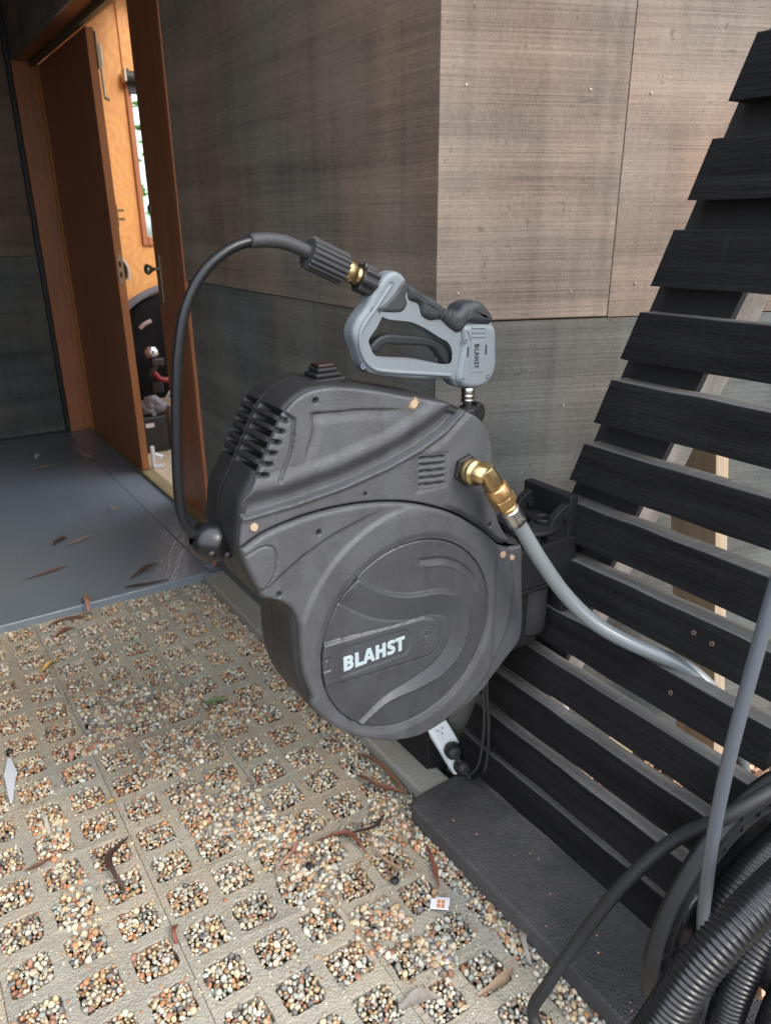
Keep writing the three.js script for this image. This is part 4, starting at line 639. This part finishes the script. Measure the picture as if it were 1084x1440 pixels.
{
  const mCb = phys([0.075, 0.085, 0.1], 0.4, { clearcoat: 0.25, clearcoatRoughness: 0.3 });
  thing1('grey_cable', 'thick blue grey cable rising steeply in front of the slats, from behind the corrugated hose', 'cable', sweep([[0.88, 0.12, -0.4], [0.83, 0.28, -0.4], [0.795, 0.4, -0.402], [0.781, 0.48, -0.4], [0.773, 0.571, -0.4], [0.775, 0.706, -0.4], [0.789, 0.835, -0.4], [0.805, 0.943, -0.4], [0.83, 1.06, -0.4]], 0.0086, 0.006, 20), mCb);
  thing1('dark_cable', 'thick dark cable curving up from the paving across the drum to the right', 'cable', sweep([[0.75, 0.008, -0.42], [0.705, 0.006, -0.56], [0.707, 0.03, -0.615], [0.719, 0.114, -0.6], [0.763, 0.212, -0.58], [0.808, 0.347, -0.54], [0.86, 0.439, -0.5], [0.885, 0.512, -0.445], [0.949, 0.546, -0.42], [1.08, 0.56, -0.4]], 0.0108, 0.006, 20), phys([0.02, 0.021, 0.023], 0.5, { specularIntensity: 0.7, bumpMap: fineBump, bumpScale: 0.0003 }));
}
thing1('corner_board', 'black board wrapped round the foot of the wall corner under the reel', 'guard', mg(box(0.925, 0.936, 0.035, 0.42, -1.43, -1.218, 0.002), box(0.936, 1.04, 0.0, 0.42, -1.228, -1.215, 0.002)), phys([0.014, 0.014, 0.015], 0.7, { specularIntensity: 0.4 }));  // plain black board over the corner foot, darker than the wall panels
// ------------------------------------------------------------------ small things glimpsed behind the slats
thing1('grey_pipe', 'short pale grey pipe standing behind the lower slats', 'pipe', rod([1.16, -0.02, -0.985], [1.13, 0.36, -0.985], 0.013), mat([0.5, 0.53, 0.54], 0.4));
thing1('black_pipe', 'black pipe lying behind the slats above the drum', 'pipe', rod([1.3, 0.13, -0.74], [1.42, 0.11, -0.6], 0.03), mat([0.012, 0.012, 0.012], 0.3));
thing1('white_tube', 'thin white tube seen through the gap between the lower slats', 'tube', sweep([[1.15, 0.33, -0.98], [1.2, 0.26, -0.9], [1.26, 0.2, -0.83], [1.34, 0.17, -0.78]], 0.006, 0.01, 10), mat([0.6, 0.62, 0.6], 0.4));
thing1('stone_slab', 'grey green paving stone lying behind the lowest gap of the slats', 'stone', box(1.12, 1.3, -0.02, 0.02, -0.88, -0.74, 0.006), mat([0.3, 0.33, 0.27], 0.85));

// ------------------------------------------------------------------ things in the room behind the doors
{
  const b = T('equipment_bag', 'black padded bag with grey top flap standing inside the doorway', 'bag', [1.42, 0.034, -4.75]);
  const bp = smooth([[1.27, 0.07], [1.25, 0.4], [1.26, 0.72], [1.33, 0.85], [1.45, 0.9], [1.6, 0.9], [1.68, 0.7], [1.7, 0.3], [1.66, 0.06], [1.45, 0.04]], 60);
  M('bag_body', extrude(bp, -4.95, -4.72, 0.05, [], 4), phys([0.006, 0.006, 0.007], 0.7, { specularIntensity: 0.3 }), b);
  M('flap', sweep([[1.27, 0.835, -4.74], [1.34, 0.885, -4.73], [1.43, 0.925, -4.73], [1.56, 0.965, -4.73]], 0.034, 0.02, 12, 0.6), mat([0.14, 0.14, 0.16], 0.7), b);
  M('strap', sweep([[1.52, 0.82, -4.69], [1.5, 0.6, -4.68], [1.49, 0.4, -4.68], [1.48, 0.2, -4.68]], 0.012, 0.02, 10), mat([0.02, 0.02, 0.02], 0.3), b);
  M('handle', sweep([[1.33, 0.72, -4.69], [1.36, 0.745, -4.68], [1.4, 0.76, -4.68]], 0.012, 0.01, 10), mat([0.35, 0.28, 0.26], 0.6), b);
  const t = T('power_tool', 'red and black power tool with a chrome head among the things inside the doorway', 'power tool', [1.37, 0.4, -4.62]);
  M('chrome_head', latheAt([[0.001, -0.04], [0.03, -0.035], [0.045, 0], [0.03, 0.035], [0.001, 0.04]], [1.355, 0.585, -4.6], [1, 0.4, 0.3]), mat([0.5, 0.55, 0.62], 0.15, { metalness: 1 }), t);
  M('tool_body', mg(box(1.34, 1.42, 0.5, 0.55, -4.63, -4.57, 0.012), rod([1.33, 0.44, -4.6], [1.38, 0.53, -4.6], 0.02), box(1.33, 1.4, 0.34, 0.4, -4.63, -4.58, 0.01)), mBlack, t);
  M('red_guard', sweep([[1.345, 0.47, -4.56], [1.375, 0.43, -4.55], [1.42, 0.42, -4.55], [1.47, 0.44, -4.55]], 0.017, 0.01, 10), mat([0.2, 0.012, 0.012], 0.4), t);
  const x = T('cardboard_box', 'open brown cardboard box on the floor inside the doorway', 'box', [1.45, 0.034, -4.55]);
  const mCard = mat([0.42, 0.3, 0.2], 0.85);
  M('box_side', box(1.36, 1.64, 0.035, 0.31, -4.56, -4.553), mCard, x); M('box_side', box(1.36, 1.367, 0.035, 0.3, -4.553, -4.35), mCard, x); M('box_side', box(1.633, 1.64, 0.035, 0.3, -4.553, -4.35), mCard, x); M('box_side', box(1.367, 1.633, 0.035, 0.28, -4.357, -4.35), mCard, x); M('box_base', box(1.367, 1.633, 0.036, 0.042, -4.553, -4.357), mCard, x);
  thing1('white_cable', 'pale cable looping out of the cardboard box', 'cable', sweep([[1.37, 0.3, -4.5], [1.4, 0.36, -4.47], [1.46, 0.4, -4.46], [1.52, 0.38, -4.46], [1.54, 0.28, -4.46]], 0.008, 0.01, 8), mat([0.55, 0.55, 0.55], 0.4));
  const k = T('tool_case', 'small black case with white print on the floor beside the door leaf', 'case', [1.25, 0.034, -4.4]);
  M('case_body', box(1.18, 1.33, 0.036, 0.25, -4.48, -4.36, 0.012), mat([0.012, 0.012, 0.012], 0.5), k); M('case_print', box(1.2, 1.25, 0.19, 0.215, -4.3605, -4.359), mat([0.6, 0.6, 0.6], 0.6), k);
  thing1('plastic_wrap', 'crumpled clear plastic wrapping lying on top of the small black case', 'wrapping', (() => { const g = new THREE.IcosahedronGeometry(0.07, 3), p = g.attributes.position; for (let i = 0; i < p.count; i++) { const q = 0.75 + 0.5 * vn(p.getX(i) * 60 + 50, p.getY(i) * 60 + p.getZ(i) * 40 + 50, 999, 999, 6); p.setXYZ(i, p.getX(i) * q * 1.1, p.getY(i) * q * 0.9, p.getZ(i) * q * 0.7); } g.computeVertexNormals(); g.translate(1.27, 0.3, -4.42); return g; })(), mat([0.12, 0.12, 0.13], 0.3));
  const c = T('hanging_cap', 'black cap with pale brim hanging on the orange wall beside the latch plate', 'cap', [1.3, 1.0, -5.02]);
  M('crown', latheAt([[0.001, 0.07], [0.04, 0.064], [0.068, 0.04], [0.08, 0]], [1.30, 1.17, -5.06], [0.4, 0, 1]), mat([0.015, 0.015, 0.016], 0.7), c);
  M('crown', latheAt([[0.001, 0.08], [0.05, 0.07], [0.08, 0.04], [0.09, 0]], [1.32, 1.04, -5.06], [0.4, -0.2, 1]), mat([0.015, 0.015, 0.016], 0.7), c);
  M('brim', sweep([[1.35, 1.12, -5.0], [1.385, 1.06, -4.99], [1.385, 0.98, -4.99]], 0.014, 0.01, 10, 0.5), mat([0.5, 0.5, 0.5], 0.6), c);
  thing1('white_fitting', 'small white bracket on the floor at the foot of the door leaf', 'bracket', mg(box(1.13, 1.15, 0.035, 0.16, -4.08, -4.06, 0.003), box(1.13, 1.19, 0.035, 0.05, -4.08, -4.05, 0.003), rod([1.15, 0.11, -4.07], [1.19, 0.09, -4.06], 0.012)), mat([0.6, 0.62, 0.62], 0.5));
}
// ------------------------------------------------------------------ leaves and litter
const leafMap = texC(256, 0.05, (u, v) => { const k = 0.75 + 0.4 * FB(u, v, 6, 400, 3) - 0.2 * (N(u, v, 40, 4, 403) - 0.5); return [k, k, k]; });
function leafGeo(pts, y, w, arch, seed, fold = 0.35) {
  const c = new THREE.CatmullRomCurve3(pts.map(([x, z]) => V(x, 0, z))), n = 26, P = [], I = [], U = [], R = rng(seed), ph = R() * 6, tw = (R() - 0.5) * 1.2;
  for (let i = 0; i <= n; i++) {
    const t = i / n, p = c.getPointAt(t), d = c.getTangentAt(t), s = V(-d.z, 0, d.x), ww = w * Math.pow(Math.sin(Math.PI * clamp(t * 0.94 + 0.03, 0, 1)), 0.75) * (0.9 + 0.2 * Math.sin(t * 9 + ph)) + 0.0006;
    const yy = y + arch * Math.sin(Math.PI * t) * (0.8 + 0.4 * Math.sin(t * 5 + ph)), a = tw * (t - 0.5);
    for (const [q, up] of [[-1, fold], [-0.5, fold * 0.35], [0, 0], [0.5, fold * 0.35], [1, fold]]) { P.push(p.x + s.x * q * ww, yy + up * ww + q * ww * a * 0.5 + 0.0008, p.z + s.z * q * ww); U.push(t * 0.1, q * 0.01); }
  }
  for (let i = 0; i < n; i++) for (let k = 0; k < 4; k++) { const a = i * 5 + k; I.push(a, a + 1, a + 5, a + 1, a + 6, a + 5); }
  const g = new THREE.BufferGeometry(); g.setAttribute('position', new THREE.Float32BufferAttribute(P, 3)); g.setAttribute('uv', new THREE.Float32BufferAttribute(U, 2)); g.setIndex(I); g.computeVertexNormals(); return g;
}
const lm = {}; const leafM = (c) => lm[c] ??= mat(c.split(',').map(Number), 0.55, { map: leafMap, side: THREE.DoubleSide });
const RED = '0.2,0.075,0.05', BRN = '0.17,0.085,0.05', DRK = '0.07,0.04,0.032', TAN = '0.36,0.24,0.15', PNK = '0.42,0.22,0.16', GRY = '0.3,0.27,0.23', PALE = '0.5,0.46,0.4', GRN = '0.14,0.2,0.08', YEL = '0.6,0.36,0.1';
[
  [[[0.599, -1.198], [0.661, -1.172], [0.671, -1.104]], 0.004, 0.0062, 0.012, RED, 'curved red brown leaf joined to a darker one, left of the plank'],
  [[[0.655, -1.17], [0.72, -1.152], [0.77, -1.178]], 0.006, 0.005, 0.012, DRK, 'dark curved leaf crossing the red brown leaf, left of the plank'],
  [[[0.781, -1.33], [0.808, -1.256], [0.85, -1.207]], 0.008, 0.009, 0.01, BRN, 'broad brown leaf lying beside the kerb end under the reel'],
  [[[0.83, -1.4], [0.85, -1.31], [0.852, -1.2]], 0.006, 0.008, 0.012, BRN, 'long brown bark strip lying along the concrete kerb'],
  [[[0.794, -1.051], [0.776, -0.998], [0.747, -0.937]], 0.006, 0.0055, 0.01, RED, 'narrow red leaf beside the plank, above the white wrapper'],
  [[[0.69, -1.104], [0.695, -1.054], [0.715, -1.001]], 0.004, 0.0045, 0.006, TAN, 'thin tan leaf at the end of the curved red brown one'],
  [[[0.48, -1.171], [0.527, -1.189], [0.564, -1.226]], 0.004, 0.005, 0.012, PNK, 'pinkish curved leaf between pebble filled cells, mid paving'],
  [[[0.242, -1.452], [0.185, -1.396], [0.191, -1.301]], 0.005, 0.0075, 0.016, DRK, 'dark curled leaf standing up in the left part of the paving'],
  [[[0.53, -0.77], [0.571, -0.768], [0.605, -0.745]], 0.003, 0.013, 0.006, GRY, 'wide grey dried leaf near the bottom of the paving', 0.12],
  [[[0.662, -0.708], [0.708, -0.705], [0.754, -0.714]], 0.006, 0.009, 0.006, TAN, 'orange tan piece of bark near the dark cable'],
  [[[0.291, -2.587], [0.352, -2.594], [0.414, -2.576]], 0.004, 0.009, 0.01, BRN, 'brown leaf along the front edge of the painted slab'],
  [[[0.283, -2.488], [0.334, -2.51], [0.363, -2.514]], 0.004, 0.01, 0.012, RED, 'red brown leaf on pebbles just in front of the slab'],
  [[[0.205, -2.286], [0.237, -2.308], [0.27, -2.331]], 0.005, 0.008, 0.01, YEL, 'yellow leaf at the far left of the paving'],
  [[[0.348, -2.069], [0.37, -2.122], [0.388, -2.157]], 0.004, 0.0035, 0.005, PALE, 'thin pale twig shaped leaf in the blue sheen on the paving'],
  [[[0.19, -1.796], [0.201, -1.822], [0.211, -1.857]], 0.004, 0.007, 0.01, PNK, 'pale pink leaf lying in a pebble cell on the left'],
  [[[0.092, -1.647], [0.093, -1.602], [0.092, -1.553]], 0.004, 0.0055, 0.006, PALE, 'pale whitish narrow leaf near the left edge of the photo'],
  [[[0.576, -1.833], [0.607, -1.828], [0.634, -1.823]], 0.005, 0.014, 0.006, GRN, 'small green leaf on the pebbles left of the reel'],
  [[[0.258, -1.163], [0.245, -1.148], [0.241, -1.12]], 0.004, 0.005, 0.008, RED, 'small red curled leaf on the concrete web, lower left'],
  [[[0.227, -1.585], [0.235, -1.585], [0.25, -1.59]], 0.004, 0.005, 0.006, YEL, 'tiny orange leaf scrap above the dark curled leaf'],
  [[[0.025, -1.481], [0.06, -1.473], [0.085, -1.488]], 0.004, 0.006, 0.006, BRN, 'brown leaf scrap with twigs near the left edge'],
  [[[0.852, -0.782], [0.802, -0.739], [0.784, -0.70]], 0.006, 0.007, 0.012, GRY, 'grey brown dry leaf beside the plank next to the dark cable'],
  [[[0.558, -4.416], [0.629, -4.397], [0.686, -4.437]], 0.032, 0.014, 0.014, TAN, 'tan leaf with dark tail at the back of the slab'],
  [[[0.83, -4.57], [0.867, -4.51], [0.9, -4.46]], 0.032, 0.018, 0.02, GRY, 'grey crumpled leaf on the slab nearest the door frame'],
  [[[0.616, -4.634], [0.632, -4.657], [0.66, -4.7]], 0.032, 0.012, 0.015, PALE, 'small pale curled leaf at the back of the slab'],
  [[[0.745, -3.55], [0.768, -3.535], [0.79, -3.53]], 0.032, 0.008, 0.02, TAN, 'tiny upright tan leaf scrap in the middle of the slab'],
  [[[0.438, -3.25], [0.473, -3.274], [0.51, -3.32]], 0.032, 0.014, 0.02, DRK, 'dark crumpled leaf on the left part of the slab'],
  [[[0.492, -3.224], [0.537, -3.23], [0.61, -3.27]], 0.032, 0.007, 0.008, TAN, 'thin tan leaf beside the dark crumpled one on the slab'],
  [[[0.28, -2.96], [0.372, -2.977], [0.45, -3.0]], 0.032, 0.009, 0.006, BRN, 'long brown leaf on the slab near its front left'],
  [[[0.62, -2.735], [0.693, -2.78], [0.757, -2.815]], 0.032, 0.014, 0.012, DRK, 'black ragged leaf in the bright patch of the slab'],
  [[[0.58, -2.675], [0.658, -2.645], [0.74, -2.65]], 0.032, 0.009, 0.006, DRK, 'dark brown leaf along the front edge of the slab, below the ragged one'],
  [[[0.446, -2.706], [0.435, -2.63], [0.421, -2.55]], 0.033, 0.011, 0.014, PNK, 'pinkish tan leaf hanging over the front edge of the slab'],
].forEach(([p, y, w, arch, col, label, fold], i) => thing1('leaf', label, 'leaf', leafGeo(p, y, w, arch, 50 + i, fold), leafM(col), 'fallen leaves'));
for (const [x, z, label] of [[0.546, -1.141, 'small black seed pod on the concrete web beside a pebble cell'], [0.681, -1.004, 'small black seed pod in a pebble cell above the white wrapper']])
  thing1('seed_pod', label, 'seed pod', (() => { const g = new THREE.IcosahedronGeometry(0.009, 2), p = g.attributes.position; for (let i = 0; i < p.count; i++) { const q = 0.75 + 0.6 * vn(p.getX(i) * 300 + 50, p.getY(i) * 300 + p.getZ(i) * 200 + 50, 999, 999, Math.round(x * 100)); p.setXYZ(i, p.getX(i) * q, p.getY(i) * q * 0.7, p.getZ(i) * q); } g.computeVertexNormals(); g.translate(x, 0.008, z); return g; })(), mat([0.02, 0.02, 0.02], 0.6));
{
  const w = T('paper_wrapper', 'small white paper wrapper with orange squares lying on the pebbles beside the plank', 'wrapper', [0.72, 0.006, -0.9]);
  const f = (g, y) => { g.rotateY(-0.72); g.rotateZ(0.06); g.translate(0.72, y, -0.9); return g; };
  M('sheet', f(new RoundedBoxGeometry(0.038, 0.0025, 0.024, 2, 0.001), 0.013), mat([0.75, 0.75, 0.76], 0.7), w);
  M('sheet', f(new RoundedBoxGeometry(0.03, 0.002, 0.02, 2, 0.0008).translate(0.006, 0, -0.009), 0.0105), mat([0.68, 0.69, 0.7], 0.7), w);
  for (const x of [-0.0035, 0.0055]) for (const z of [-0.005, 0.005]) M('print', f(new THREE.BoxGeometry(0.0075, 0.0004, 0.0085).translate(x + 0.002, 0.0014, z), 0.013), mat([0.62, 0.22, 0.07], 0.7), w);
  thing1('plastic_tag', 'pointed white plastic tag lying at the left edge of the paving', 'tag', (() => { const g = extrude([[-0.004, 0.085], [0.004, 0.085], [0.018, 0.012], [0.014, 0], [0.004, -0.095], [0.001, -0.1], [-0.003, -0.095], [-0.012, 0], [-0.015, 0.012]], 0, 0.004, 0.001); g.rotateX(-Math.PI / 2); g.rotateY(-0.13); g.translate(0.047, 0.004, -1.817); return g; })(), mat([0.6, 0.62, 0.64], 0.5));
  thing1('seed_pod', 'dark round seed pod at the tip of the white plastic tag', 'seed pod', new THREE.SphereGeometry(0.009, 14, 10).scale(1, 0.8, 1).translate(0.063, 0.01, -1.925), mat([0.03, 0.022, 0.018], 0.5));
}
renderer.render(scene, camera);
